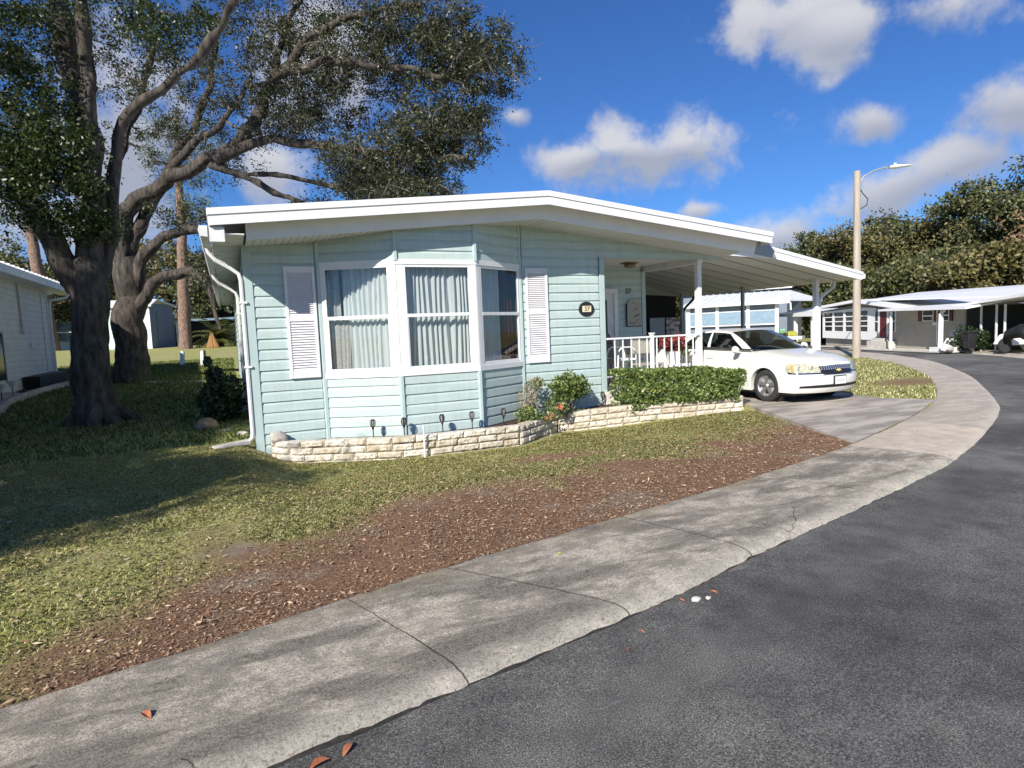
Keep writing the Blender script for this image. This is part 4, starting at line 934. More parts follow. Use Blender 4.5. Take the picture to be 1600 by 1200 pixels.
# ------------------------------------------------------------------ the white saloon car (local: nose at y=0, x across)
CX, CY = 10.09, -2.62
CL, CW = 4.78, .888
def shift(x): return .30*abs(x/CW)**2.6
def prof(z):  # nose profile set-back by height
    return float(np.interp(z, [.18,.26,.34,.44,.55,.60,.66,.74,.80], [.10,.03,.01,0,.015,.045,.06,.10,.17]))
def ztop(y): return float(np.interp(y, [0,.12,.35,.8,1.25,1.7,3.4,4.1,4.55,4.78], [.73,.775,.83,.905,.975,.985,1.03,1.05,1.03,.96]))
def halfw(y, z):
    w = CW*float(np.interp(z, [.15,.3,.5,.68,.8,.9,1.05], [.955,.985,1.0,.995,.965,.93,.90]))
    return w*float(np.interp(y, [0,.25,.6,1,3.8,4.5,4.78], [.935,.965,.985,1,1,.975,.93]))
AX = (.96, 3.66); RA = .365
def zarch(y):
    z = .20
    for a in AX:
        d = abs(y-a)
        if d < RA: z = max(z, .31+math.sqrt(RA*RA-d*d)*.99)
    return z
ys = sorted(set([0,.04,.1,.18,.28,.4,.52]+[round(a+RA*math.cos(q), 4) for a in AX for q in np.linspace(0, math.pi, 15)]+[1.45,1.6,1.8,2.1,2.4,2.7,3.0,3.2,4.15,4.3,4.45,4.6,4.7,4.78]))
car = thing('parked_car', (CX, CY, .018), 'white four door saloon parked nose out under the carport', 'car')
def Wd(x, y, z): return (CX+x, CY+y, z+.018)
def ring(y):
    zt = ztop(y); za = zarch(y); fz = [.0, .12, .30, .5, .7, .86, 1.0]; pts = []
    pts.append((0, .20)); pts.append((halfw(y,.2)*.82, max(.2, za-.0)))
    hs = za; belt = zt-.055
    for q in fz:
        z = hs+(belt-hs)*q; pts.append((halfw(y, z), z))
    w = halfw(y, belt)
    pts += [(w*.955, zt-.018), (w*.88, zt+.004), (w*.6, zt+.024), (w*.3, zt+.034), (0, zt+.037)]
    return pts
mb = MB(); rows = []
for y in ys:
    fall = math.exp(-y/.38) if y < 2 else 0; fr = math.exp(-(CL-y)/.35) if y > 3 else 0
    row = []
    pr_ = ring(y)
    for x, z in pr_: row.append(Wd(x, y+(shift(x)+prof(z))*fall-fr*(.22*abs(x/CW)**2.6+.04), z))
    for x, z in pr_[::-1][1:]: row.append(Wd(-x, y+(shift(x)+prof(z))*fall-fr*(.22*abs(x/CW)**2.6+.04), z))
    rows.append(row)
mb.grid(rows)
# front and rear caps
def cap(y, sgn):
    pr_ = ring(y)[2:]
    g = []
    for x, z in pr_:
        g.append([Wd(s*x, y+((shift(s*x)+prof(z)) if sgn < 0 else -(.22*abs(s*x/CW)**2.6+.04)), z) for s in np.linspace(-1,1,17)])
    mb.grid(g)
cap(0, -1); cap(CL, 1)
body = mb.build('body', paint, car, smooth=True)
body.data.set_sharp_from_angle(angle=R(32))
# wheel housings (dark)
mb = MB()
for a in AX:
    for s in (-1,1):
        mb.lathe([(.001,s*.55),(.36,s*.55),(.36,s*.80)], Wd(0,a,.31), 'X', 24)
mb.box(CX-.8,CX+.8,CY+.35,CY+4.5,.17,.24); mb.build('underbody', trimb, car)
def surf(x, y, z, off=.004):   # front or side skin, pushed outwards
    fall = math.exp(-y/.38); return Wd(x, y+(shift(x)+prof(z))*fall-off, z)
def corner_param(u, z):   # u 0..1 front from x=0 to corner, 1..2 along the side back to y=.6
    if u <= 1: x = halfw(0,z)*u; y = 0; return x, y
    return halfw((u-1)*.6, z), (u-1)*.6
def skin(u, z, s, off):
    x, y = corner_param(u, z); fall = math.exp(-y/.38)
    px, py = x, y+(shift(x)+prof(z))*fall
    x2, y2 = corner_param(u+.02, z); f2 = math.exp(-y2/.38); qx, qy = x2, y2+(shift(x2)+prof(z))*f2
    tx_, ty_ = qx-px, qy-py; l = math.hypot(tx_, ty_) or 1
    return Wd(s*(px+ty_/l*off), py-tx_/l*off, z)
def strip(name, u0, u1, zlo, zhi, m, s, off=.006, n=14, k=5, parent=None):
    mb = MB(); g = []
    for i in range(n+1):
        u = u0+(u1-u0)*i/n; a, b = zlo(u), zhi(u); g.append([skin(u, a+(b-a)*j/k, s, off) for j in range(k+1)])
    mb.grid(g)
    # returns to the body
    for row in (g[0], g[-1]):
        pass
    return mb.build(name, m, parent or car, smooth=True)
for s in (-1, 1):
    hl = strip('headlight', .50, 1.62, lambda u: .585+.02*max(0,u-.9), lambda u: float(np.interp(u, [.50,.62,.9,1.2,1.45,1.62], [.665,.735,.760,.775,.775,.70])), lens, s, .008)
    strip('turn_signal', 1.12, 1.30, lambda u: .635, lambda u: .735, amber, s, .0105, 5, 3, parent=hl)
    for uc in (.68, .93):
        x, y, z = skin(uc, .668, s, .009)
        mb = MB().lathe([(.042,0),(.036,-.006),(.02,-.002),(.001,-.004)], (x,y,z), 'Y', 14); mb.build('reflector', silver, hl)
    strip('headlight_surround', .48, 1.50, lambda u: .560+.01*max(0,u-.9), lambda u: .585+.02*max(0,u-.9), chrome, s, .006)
mb = MB()
gz = [(.555,.585),(.600,.625),(.640,.668)]
grille = None
g = []
for x in np.linspace(-.44,.44,21):
    zb = .535+.03*(abs(x)/.44)**3; zt_ = .712-.012*(abs(x)/.44)
    g.append([surf(x,0,zb+(zt_-zb)*j/5,.006) for j in range(6)])
mb.grid(g); grille = mb.build('grille', trimb, car, smooth=True)
mb = MB()
for z, th in ((.548,.016),(.612,.030),(.672,.012),(.705,.012)):
    w = .43 if z > .56 else .40
    mb.tube([surf(x,0,z-.012*(abs(x)/.44)**2,.012) for x in np.linspace(-w,w,15)], th*.55, 6, flat=.5)
for x in np.linspace(-.38,.38,15): mb.tube([surf(x,0,.63,.008), surf(x,0,.70,.008)], .005, 4)
mb.build('grille_bar', chrome, grille, smooth='auto')
mb = MB(); x_, y_, z_ = surf(0,0,.615,.03); mb.box(x_-.055,x_+.055,y_-.006,y_+.01,z_-.012,z_+.012); mb.box(x_-.02,x_+.02,y_-.009,y_+.01,z_-.022,z_+.022); mb.build('emblem', gold, grille)
g = []
for u in np.linspace(-1,1,31):
    s = 1 if u >= 0 else -1; g.append([skin(abs(u)*.97, .30+.055*j/3*(1-.3*abs(u)**4), s, .005) for j in range(4)])
mb = MB(); mb.grid(g); mb.build('lower_intake', trimb, car, smooth=True)
mb = MB(); x_, y_, z_ = surf(0,0,.425,.02); mb.box(x_-.165,x_+.165,y_,y_+.025,z_-.09,z_+.09); lpz = mb.build('licence_plate_holder', trimb, car)
mb = MB(); mb.box(x_-.15,x_+.15,y_-.006,y_-.001,z_-.072,z_+.072); mb.build('licence_plate', white, lpz)
mb = MB()
for k in range(7):
    xx = x_-.10+.033*k; mb.box(xx,xx+.016,y_-.0085,y_-.0065,z_-.02,z_+.018)
mb.build('plate_marks', lattice, lpz)
# greenhouse
def wsb(s): return Vector((.76*s, 1.13+.25*s*s, .985-.012*s*s+.02))   # windscreen foot (s -1..1)
def wst(s): return Vector((.575*s, 2.02+.10*s*s, 1.405-.03*s*s))
def rwt(s): return Vector((.56*s, 3.28-.06*s*s, 1.385-.03*s*s))
def rwb(s): return Vector((.72*s, 4.02-.14*s*s, 1.075-.01*s*s))
def quadgrid(fa, fb, n, k, bul=0, axis=(0,0,1)):
    return [[Wd(*(fa(s).lerp(fb(s), j/k)+Vector(axis)*bul*math.sin(math.pi*j/k))) for j in range(k+1)] for s in np.linspace(-1,1,n+1)]
MB().grid(quadgrid(wsb, wst, 16, 6, .035)).build('windscreen', cglass, car, smooth=True, recalc=False)
MB().grid(quadgrid(rwt, rwb, 16, 6, .03)).build('rear_window', cglass, car, smooth=True, recalc=False)
roof_ = quadgrid(wst, rwt, 16, 8, .055)
MB().grid(roof_).build('roof', paint, car, smooth=True)
for s in (-1, 1):
    def sp_(u, v):   # side glass surface: u along, v up
        yb = 1.36+(3.92-1.36)*u; yt = 2.12+(3.22-2.12)*u
        zb = ztop(yb)-.01; xb = halfw(yb, zb)*.955
        top = Vector((.575-.015*u, yt, 1.375+.055*math.sin(math.pi*u)-.02*u)); b = Vector((xb, yb, zb)); p_ = b.lerp(top, v); p_.x += .03*math.sin(math.pi*v)
        return p_
    us = [0,.075,.20,.33,.475,.515,.66,.80,.87,1.0]; vs = [0,.05,.3,.6,.90,1.0]
    mbp_, mg = MB(), {0:MB(), 1:MB()}
    for i in range(len(us)-1):
        for j in range(len(vs)-1):
            q = [sp_(us[i],vs[j]), sp_(us[i+1],vs[j]), sp_(us[i+1],vs[j+1]), sp_(us[i],vs[j+1])]
            isg = 1 <= j <= 3 and (1 <= i <= 3 or 5 <= i <= 7)
            tgt = mg[0 if i <= 3 else 1] if isg else mbp_
            tgt.add([Wd(s*p_.x, p_.y, p_.z) for p_ in q], [(0,1,2,3)])
    mbp_.build('pillars', paint, car)
    for k in (0, 1): mg[k].build('side_window', cglass, car, recalc=False)
    # corner pillar strip between windscreen edge and side glass
    mb = MB(); g = []
    for j in range(7):
        f_ = j/6; a = wsb(1).lerp(wst(1), f_)+Vector((0,0,.035*math.sin(math.pi*f_))); b = sp_(0, f_); g.append([Wd(s*a.x,a.y,a.z), Wd(s*(a.x+b.x)/2+s*.01,(a.y+b.y)/2,(a.z+b.z)/2+.008), Wd(s*b.x,b.y,b.z)])
    mb.grid(g); g = []
    for j in range(7):
        f_ = j/6; a = rwb(1).lerp(rwt(1), f_)+Vector((0,0,.03*math.sin(math.pi*f_))); b = sp_(1, f_); g.append([Wd(s*a.x,a.y,a.z), Wd(s*b.x,b.y,b.z)])
    mb.grid(g); g = []
    for k in range(9):
        f_ = k/8; a = wst(1).lerp(rwt(1), f_)+Vector((0,0,.055*math.sin(math.pi*f_))); b = sp_(f_, 1); g.append([Wd(s*a.x,a.y,a.z), Wd(s*b.x,b.y,b.z)])
    mb.grid(g); mb.build('roof_rail', paint, car, smooth=True)
    # black seal, door gaps, handle, mirror, side strip
    mb = MB(); mb.tube([Wd(s*(sp_(u,0).x+.006), sp_(u,0).y, sp_(u,0).z+.006) for u in np.linspace(0,1,12)], .008, 4)
    for yy in (1.42, 2.62):
        mb.tube([Wd(s*(halfw(yy,z)+.001), yy+(.05*(z-.3) if yy < 2 else 0), z) for z in np.linspace(.26, ztop(yy)-.06, 8)], .004, 4)
    mb.tube([Wd(s*(halfw(y,ztop(y)-.055)*.958), y+(shift(halfw(y,.8))+.1)*math.exp(-y/.38)*1., ztop(y)-.014) for y in np.linspace(.35,1.3,9)], .003, 4)
    mb.build('seal', trimb, car)
    mb = MB(); mb.tube([Wd(s*(halfw(2.5,.82)+.022), yy, .83) for yy in (2.38,2.44,2.52,2.58)], [.008,.014,.014,.008], 6); mb.build('door_handle', paint, car)
    mb = MB(); mb.tube([Wd(s*.86,1.62,.97), Wd(s*.93,1.60,1.0)], .02, 6); mb.lathe([(.001,-.06),(.055,-.045),(.078,0),(.078,.03),(.001,.032)], Wd(s*1.0,1.60,1.02), 'Y', 14); mb.build('mirror', paint, car, smooth='auto')
    for a in AX:
        c = Wd(s*.77, a, .313)
        ty = MB().lathe([(.205,-s*.09),(.27,-s*.105),(.305,-s*.09),(.318,-s*.05),(.318,s*.05),(.305,s*.088),(.27,s*.103),(.215,s*.098),(.205,s*.09)], c, 'X', 40).build('wheel', tyre_m, car, smooth='auto')
        mb = MB().lathe([(.215,s*.096),(.212,s*.085),(.195,s*.06),(.19,s*.02)], c, 'X', 40)
        mb.lathe([(.001,s*.088),(.03,s*.088),(.045,s*.075),(.048,s*.03)], c, 'X', 16)
        for k in range(5):
            q = 2*math.pi*k/5+.3; dv = Vector((0, math.cos(q), math.sin(q))); pv = Vector((0,-math.sin(q), math.cos(q))); C0 = Vector(c)
            X1 = Vector((s,0,0)); P8 = []
            for hgt in (.03, .072):
                P8 += [C0+dv*.03-pv*.022+X1*hgt, C0+dv*.03+pv*.022+X1*hgt, C0+dv*.205+pv*.046+X1*(hgt+.01 if hgt > .05 else hgt), C0+dv*.205-pv*.046+X1*(hgt+.01 if hgt > .05 else hgt)]
            mb.hexa(P8)
        mb.build('rim', silver, ty)
        MB().lathe([(.001,s*.02),(.19,s*.02)], c, 'X', 24).build('brake_disc', grey, ty)
# cabin
mb = MB(); mb.box(CX-.70,CX+.70,CY+1.5,CY+3.9,.25,.34); mb.hexa([Wd(-.74,1.30,.93),Wd(.74,1.30,.93),Wd(.74,1.75,.90),Wd(-.74,1.75,.90),Wd(-.72,1.32,1.018),Wd(.72,1.32,1.018),Wd(.72,1.72,1.02),Wd(-.72,1.72,1.02)])
# dark parcel cover so the body top does not show through the glass
mb.hexa([Wd(-.79,1.40,1.00),Wd(.79,1.40,1.00),Wd(.79,3.9,1.065),Wd(-.79,3.9,1.065),Wd(-.78,1.40,1.03),Wd(.78,1.40,1.03),Wd(.78,3.9,1.10),Wd(-.78,3.9,1.10)])
mb.build('cabin', inter, car)
for x in (-.38,.38):
    for y in (2.25, 3.25):
        MB().hexa([Wd(x-.24,y,.95),Wd(x+.24,y,.95),Wd(x+.24,y+.12,.95),Wd(x-.24,y+.12,.95),Wd(x-.2,y+.10,1.16),Wd(x+.2,y+.10,1.16),Wd(x+.2,y+.2,1.16),Wd(x-.2,y+.2,1.16)]).box(CX+x-.12,CX+x+.12,CY+y+.10,CY+y+.2,1.16,1.32).build('seat', inter, car, bevel=.02)
mb = MB(); mb.tube([Wd(.38+.17*math.cos(a), 1.80-.06*math.sin(a), 1.03+.14*math.sin(a)) for a in np.linspace(0,2*math.pi,20)], .014, 6); mb.tube([Wd(.24,1.80,1.03),Wd(.52,1.80,1.03)], .014, 5); mb.build('steering_wheel', trimb, car)
mb = MB(); mb.box(CX-.12,CX+.12,CY+2.02,CY+2.05,1.30,1.36); mb.build('rear_view_mirror', trimb, car)
MB().tube([Wd(-.6,1.22,1.005),Wd(0,1.30,1.03),Wd(.1,1.30,1.035)], .008, 4).build('wiper', trimb, car)

# ------------------------------------------------------------------ trees
def tree(name, label, base, limbs, crown, nleaf, L, Wl, lm, bm=bark, clump=.33, trunk_r=None, twig=bark2, group=None, cat='tree', seed=0, twig_r=.022, extra=None, sides=9, bias=None, gaps=True, sprigs=0):
    root = thing(name, base, label, cat, group); R_ = random.Random(seed); g = np.random.default_rng(seed+100)
    mb = MB(); nodes = []; rad = []
    for pts, r0, r1 in limbs:   # hand-laid limbs, roughened
        P = [Vector(p) for p in pts]; Q = []; P2 = [2*P[0]-P[1]]+P+[2*P[-1]-P[-2]]
        K = 14 if sides > 12 and r0 > .15 else 5
        for i in range(1, len(P2)-2):
            for k in range(K):
                t = k/K; a, b, c, d = P2[i-1:i+3]; Q.append(.5*((2*b)+(c-a)*t+(2*a-5*b+4*c-d)*t*t+(3*b-3*c+d-a)*t**3))
        Q.append(P[-1]); n = len(Q)
        Q = [q+Vector((noise.noise(q*1.4+Vector((seed,0,0))), noise.noise(q*1.4+Vector((0,seed,0))), noise.noise(q*1.4+Vector((0,0,seed)))))*min(.16, r0*.9)*min(1, i/6) for i, q in enumerate(Q)]
        rr_ = [(r0+(r1-r0)*(i/(n-1))**.8)*(1+.14*noise.noise(q*1.7+Vector((seed, 3, 0)))) for i, q in enumerate(Q)]
        (mb if r0 > .08 else mb).tube(Q, rr_, (sides if r0 > .15 else max(8, sides//2)) if r0 > .08 else 6, cap=False)
        for q, r_ in zip(Q[3:], rr_[3:]): nodes.append(q); rad.append(r_)
    tw = MB()
    NA = np.array([tuple(q) for q in nodes]); att = []
    for c, r, n in crown:
        d = g.normal(size=(n,3)); d /= np.linalg.norm(d, axis=1)[:,None]; att.append(np.array(c)+d*(g.random(n)**.42)[:,None]*np.array(r))
    att = np.vstack(att)
    kp = np.array([noise.noise((a[0]*.75+seed, a[1]*.75, a[2]*.95)) for a in att]) > -.31; att = att[kp] if gaps else att
    along = []
    d0 = np.array([np.min(np.sum((NA-a)**2, axis=1)) for a in att]); att = att[np.argsort(d0)]
    NL = [NA]; RL = list(rad)
    cur = NA
    for a in att:
        dd = np.sum((cur-a)**2, axis=1); j = int(np.argmin(dd)); s = Vector(cur[j]); e = Vector(a); ln = (e-s).length
        if ln < .05: continue
        k = max(2, int(ln/.35)); side = Vector(g.normal(size=3))*ln*.10; pts = []
        for q in range(k+1):
            f_ = q/k; pts.append(s.lerp(e, f_)+side*math.sin(math.pi*f_)+Vector((0,0,-.08*ln*math.sin(math.pi*f_)))+(Vector(g.normal(size=3))*.03*ln if 0 < q < k else Vector()))
        along += [p for p in pts[max(1, k-1):k]]
        r0 = min(RL[j]*.7, twig_r*(1+ln*.8)); tw.tube(pts, [r0*(1-.75*q/k) for q in range(k+1)], 4, cap=False)
        cur = np.vstack([cur, np.array([tuple(p) for p in pts[1:]])]); RL += [r0*(1-.75*q/k) for q in range(1, k+1)]
    for _ in range(sprigs):
        e = Vector(att[int(g.integers(0, len(att)))]); dv = Vector(g.normal(size=3)); dv.z = dv.z*.5-.35; dv.normalize(); ln = float(g.uniform(.3, .8)); sd_ = Vector(g.normal(size=3))*.12*ln
        P5 = [e+dv*ln*f_+sd_*math.sin(math.pi*f_)+Vector((0,0,-.25*ln*f_*f_)) for f_ in (-.25,0,.3,.6,1)]
        tw.tube(P5, [.011,.009,.007,.005,.002], 4, cap=False)
        b_ = P5[2]; tw.tube([b_, b_+Vector(g.normal(size=3))*.16*ln+dv*.2*ln, b_+Vector(g.normal(size=3))*.2*ln+dv*.45*ln], [.008,.005,.002], 3, cap=False)
    to = mb.build('trunk', bm, root, smooth=True, recalc=False)
    if sides > 12:      # ridged bark as real relief
        me = to.data; me.update(); nv = len(me.vertices); co = np.zeros(nv*3); me.vertices.foreach_get('co', co); no = np.zeros(nv*3); me.vertices.foreach_get('normal', no)
        co = co.reshape(-1,3); no = no.reshape(-1,3)
        for i in range(nv):
            x, y, z = co[i]; a = noise.noise((x*11+seed, y*11, z*2.6)); b = noise.noise((x*3.1, y*3.1+seed, z*1.3)); co[i] += no[i]*((.5-abs(a))*.055+b*.045)
        me.vertices.foreach_set('co', co.ravel()); me.update()
    if tw.v: tw.build('branch', twig, root, recalc=False)
    csz = g.uniform(.45, 1.35, len(att)); P = np.repeat(att, nleaf, axis=0)+g.normal(size=(len(att)*nleaf,3))*np.repeat(csz, nleaf)[:,None]*clump*np.array([1,1,.7])
    if along:
        AL = np.array([tuple(p) for p in along]); P = np.vstack([P, np.repeat(AL, nleaf//4, axis=0)+g.normal(size=(len(AL)*(nleaf//4),3))*clump*.45])
    if extra is not None: P = np.vstack([P, extra])
    leaves('crown', P, L, Wl, lm, root, bias=bias)
    return root
# front oak: forked trunk left of the home, with low green growth on its stems
flare = lambda x, y, z: [([(x,y,z+.55),(x+dx*.45,y+dy*.45,z+.18),(x+dx,y+dy,z-.08)], .22, .05) for dx, dy in ((.55,-.35),(-.55,-.3),(.1,-.62),(.8,.1),(-.75,.2),(.3,.6))]
tree('oak_tree', 'dark forked oak nearest the home with low green leafy growth high on its stems', (-2.8,4.0,.1),
 [([(-2.81,4.01,-.15),(-2.80,4.02,.25),(-2.79,4.03,.6),(-2.76,4.06,1.0),(-2.72,4.12,1.95),(-2.70,4.2,2.8),(-2.72,4.28,3.3)], .345, .30),
  ([(-2.72,4.25,3.0),(-2.62,4.3,4.2),(-2.62,4.4,5.2),(-2.69,4.62,6.2),(-2.85,4.93,7.4),(-2.95,5.33,8.8),(-2.91,5.86,11)], .25, .14),
  ([(-2.55,4.22,3.3),(-2.46,4.24,4.5),(-2.43,4.22,5.6),(-2.44,4.22,6.6),(-2.49,4.23,7.7),(-2.29,4.08,9.3)], .16, .10),
  ([(-2.80,4.2,2.7),(-3.1,4.25,3.35),(-3.30,4.15,3.9),(-3.6,3.99,4.6),(-3.75,3.69,5.4),(-3.95,3.5,6.5),(-4.3,3.2,8.5)], .23, .10),
  ([(-2.5,4.2,3.0),(-2.3,4.25,3.9),(-2.18,4.3,4.8),(-2.1,4.41,5.5),(-1.9,4.4,6.2),(-1.31,4.04,6.65),(-.68,3.56,7.0),(-.18,3.16,7.5),(.31,2.65,8.1)], .13, .05)]+flare(-2.8,4.0,.1),
 [((-3.35,4.0,5.9),(.8,.9,1.2),70),((-3.5,3.7,4.7),(.8,.8,.8),55),((-2.85,3.45,4.9),(.7,.5,.9),45),((-2.75,3.55,3.95),(.75,.45,.40),26),((-3.5,4.6,7.6),(1.3,1.5,1.3),70),((-1.2,4.0,8.0),(1.4,1.2,.9),50),((-2.8,5.2,10.6),(2.6,2.4,1.5),110),((-5,3.5,8.5),(1.8,1.8,2),70)],
 70, .085, .045, leaf_green, clump=.17, seed=3, sides=36)
tree('oak_tree', 'second oak with the pale arching limb and wide thin crown over the roof', (-3.3,12.6,.45),
 [([(-3.3,12.6,.2),(-3.26,12.62,1.0),(-3.2,12.64,1.8),(-3.12,12.61,3.1),(-3.1,12.63,4.5)], .50, .40),
  ([(-3.12,12.6,4.2),(-3.2,12.5,5.3),(-2.85,12.25,6.0),(-2.2,11.8,6.35),(-1.1,10.93,6.85),(.08,9.87,7.29),(.8,9.16,7.96),(1.35,8.55,8.87),(2.06,7.8,9.11),(3.26,6.79,8.96),(4.54,5.72,8.55),(5.66,4.94,8.08)], .29, .035),
  ([(.8,9.16,7.96),(1.51,9.19,9.31),(1.75,9.41,10.52),(2.41,9.44,11.74)], .13, .05),
  ([(1.6,8.2,9.0),(2.4,7.6,9.9),(3.6,6.9,10.4),(5.0,6.2,10.5)], .11, .04),
  ([(-.2,9.98,7.01),(.84,9.09,7.36),(1.96,8.11,7.18),(3.34,6.99,6.76),(4.65,5.92,6.49),(5.81,5.13,6.2)], .15, .03),
  ([(-.38,10.28,6.93),(.44,9.41,6.46),(1.22,8.55,5.85),(1.97,7.71,5.36)], .11, .05),
  ([(.44,9.41,6.5),(1.3,8.6,6.35),(2.3,7.7,5.95),(3.2,6.9,5.6)], .07, .03),
  ([(-2.85,12.45,3.5),(-2.45,12.1,4.4),(-1.9,11.7,4.95),(-1.2,11.1,5.1),(-.5,10.5,4.95),(.31,9.73,4.5)], .17, .10),
  ([(-2.9,12.4,2.8),(-2.3,12.0,3.6),(-1.7,11.5,3.9),(-1.1,10.9,3.75),(-.7,10.4,3.25),(-.55,10.1,2.6),(-.5,10.0,2.1)], .20, .03),
  ([(-3.0,12.58,4.3),(-2.45,12.44,5.7),(-1.93,12.52,6.75),(-.87,12.66,8.7),(-.17,12.95,10.5),(.19,13.45,12.9)], .19, .07),
  ([(-3.16,12.69,4.4),(-3.41,12.97,6.56),(-2.98,13.11,7.83),(-2.43,13.47,9.61),(-1.83,13.85,11.9)], .16, .07),
  ([(-1.93,12.5,6.8),(-.9,11.8,7.9),(.1,11.2,8.6),(1.0,10.8,9.9)], .13, .05),
  ([(-3.3,12.8,5.0),(-4.2,13.2,6.5),(-5.2,13.4,8.2),(-6.3,13.5,9.5)], .22, .08)]+[([(a[0],a[1],a[2]),(b[0],b[1],b[2]),(c[0],c[1],c[2])], r0*1.3, r1) for (a, b, c), r0, r1 in [(tuple(q[0]), q[1], q[2]) for q in flare(-3.3,12.6,.42)]],
 [((3.06,8.67,9.3),(2.6,2.4,1.7),304),((5.0,6.7,9.8),(2.0,2.0,1.5),290),((6.2,5.5,8.8),(1.5,1.5,1.5),275),((5.3,5.84,7.1),(1.6,1.6,1.1),333),((3.9,6.9,6.3),(1.9,1.8,.9),290),((1.17,10.83,10.6),(3,2.6,2.2),246),((-.79,12.7,8.8),(2.5,2.2,2.0),130),((2.98,9.05,12.3),(3.6,3,1.7),217),((-3.2,13.2,11),(3.2,3,2.5),159),((-1.0,11.2,5.6),(1.4,1.2,.5),43),((-5.5,13.5,8.8),(2.4,2.2,2.0),101),((-.4,10.2,3.9),(.9,.9,.7),43),((4.6,6.4,5.5),(1.7,1.3,.5),130),((1.8,8.8,8.0),(1.8,1.8,.9),87),((2.4,7.9,5.2),(1.0,.9,.4),49)],
 46, .10, .045, leaf_oak, clump=.16, seed=5, sides=36, twig_r=.036, sprigs=1100)
# off to the left of the pavement: the tree whose shade lies over the side lawn
def simple_tree(name, label, x, y, h, r, lm, n=34, per=70, L=.34, Wl=.2, clump=None, seed=0, trunk=None, group=None, bm=bark, zb=None, low=.3, twig=bark2):
    z = G(x, y) if zb is None else zb; R_ = random.Random(seed); tr_ = trunk or h*.035
    limbs = [([(x,y,z-.1),(x+R_.uniform(-.2,.2),y,z+h*.2),(x+R_.uniform(-.3,.3),y+R_.uniform(-.3,.3),z+h*.42)], tr_, tr_*.75)]
    for k in range(6):
        a = k*1.05+R_.random(); q = R_.uniform(.45,.75)*r; limbs.append(([(x,y,z+h*(.32+.02*k)),(x+q*.5*math.cos(a),y+q*.5*math.sin(a),z+h*(.52+.03*k)),(x+q*math.cos(a),y+q*math.sin(a),z+h*R_.uniform(.62,.85))], tr_*.55, tr_*.18))
    crown = [((x,y,z+h*.66),(r*.75,r*.75,h*.30),n)]
    for k in range(8):
        a = k*.785+R_.random()*.5; q = r*R_.uniform(.45,.72); crown.append(((x+q*math.cos(a),y+q*math.sin(a),z+h*R_.uniform(low+.12,.86)),(r*R_.uniform(.26,.42),)*2+(h*R_.uniform(.10,.17),), n//3))
    return tree(name, label, (x,y,z), limbs, crown, per, L, Wl, lm, bm=bm, clump=clump or r*.10, seed=seed, group=group, sides=8, twig_r=tr_*.12, twig=twig)
simple_tree('oak_tree', 'broad oak standing beyond the left edge of the photo that shades the side lawn', -11.9, -8.45, 8.2, 3.7, leaf_oak, n=200, per=110, L=.17, Wl=.10, seed=21, zb=0)
simple_tree('oak_tree', 'oak beside the neighbouring pale grey home beyond the left edge of the photo', -14.0, -5.6, 12.8, 4.4, leaf_oak, n=170, per=110, L=.2, Wl=.12, seed=22, zb=0)
# pines and background growth on the left
def pine(x, y, h, r, lab, lean=0, seed=0):
    z = G(x, y); z = min(z, 1.55); cr_ = [((x+lean,y,z+h*.80),(h*.16,h*.16,h*.13),34),((x+lean*.8,y,z+h*.62),(h*.12,h*.12,h*.07),14)]
    return tree('pine_tree', lab, (x,y,z), [([(x,y,z-.1),(x+lean*.3,y,z+h*.3),(x+lean*.7,y,z+h*.6),(x+lean,y,z+h*.93)], r, r*.45)], cr_, 60, .42, .05, needle, bm=pineb, clump=.55, seed=seed, sides=9, twig_r=.05)
pine(-2.8, 33.75, 15.5, .42, 'straight reddish pine trunk beyond the lawn seen between the oak and the home', .6, 31)
pine(-12.9, 48.6, 17, .55, 'leaning reddish pine trunk between the neighbouring home and the oak', -1.0, 32)
bgL = [(-.2,44,7.0,4.2,leaf_bg,'dense dark green tree behind the palm at the back lawn'),(-4.5,49,9.5,4.6,leaf_bg2,'olive tree behind the mint sheds beyond the back lawn'),(-11,57,9,5,leaf_bg,'broad green tree showing between the two oak trunks'),(-19,52,9,5,leaf_bg2,'olive tree above the roof of the neighbouring home'),(5,52,8,5,leaf_bg,'green tree standing behind the mint home beyond the back lawn'),(-21,62,12,6,leaf_bg,'tall dark tree farthest left above the neighbouring roof'),(-26,45,8,4,leaf_bg,'dark green tree hidden behind the neighbouring home')]
for i, (x, y, h, r, lm, lb) in enumerate(bgL): simple_tree('background_tree', lb, x, y, h, r, lm, n=50, per=90, L=.30, Wl=.18, seed=40+i, zb=1.5, low=.05, group='trees beyond the back lawn')
# low palm with dead fronds
pm_ = thing('palm', (-1.0,35.4,1.42), 'low bushy palm with drooping yellow green fronds beyond the back lawn', 'palm')
P_ = []; mbF = MB(); mbD = MB()
for k in range(46):
    a = k*2.4; e = R(random.uniform(5,75)); ln = random.uniform(1.6,2.5); b = Vector((-.8,35.4,1.9)); prev = b; dirv = Vector((math.cos(a)*math.cos(e), math.sin(a)*math.cos(e), math.sin(e)))
    for q in range(9):
        nx = prev+dirv*ln/9; dirv = (dirv+Vector((0,0,-.13))).normalized(); sd_ = dirv.cross(Vector((0,0,1))).normalized()
        for s in (-1,1):
            tip = prev+sd_*s*.42+dirv*.25+Vector((0,0,-.12)); mbF.add([prev, prev+dirv*.10, tip], [(0,1,2)])
            tip = prev+dirv*.12+sd_*s*.40+dirv*.3+Vector((0,0,-.10)); mbF.add([prev+dirv*.12, prev+dirv*.20, tip], [(0,1,2)])
        prev = nx
mbF.build('fronds', palm_m, pm_, recalc=False); MB().tube([(-.8,35.4,1.3),(-.8,35.4,2.1)], [.25,.2], 8).build('trunk', bark, pm_)
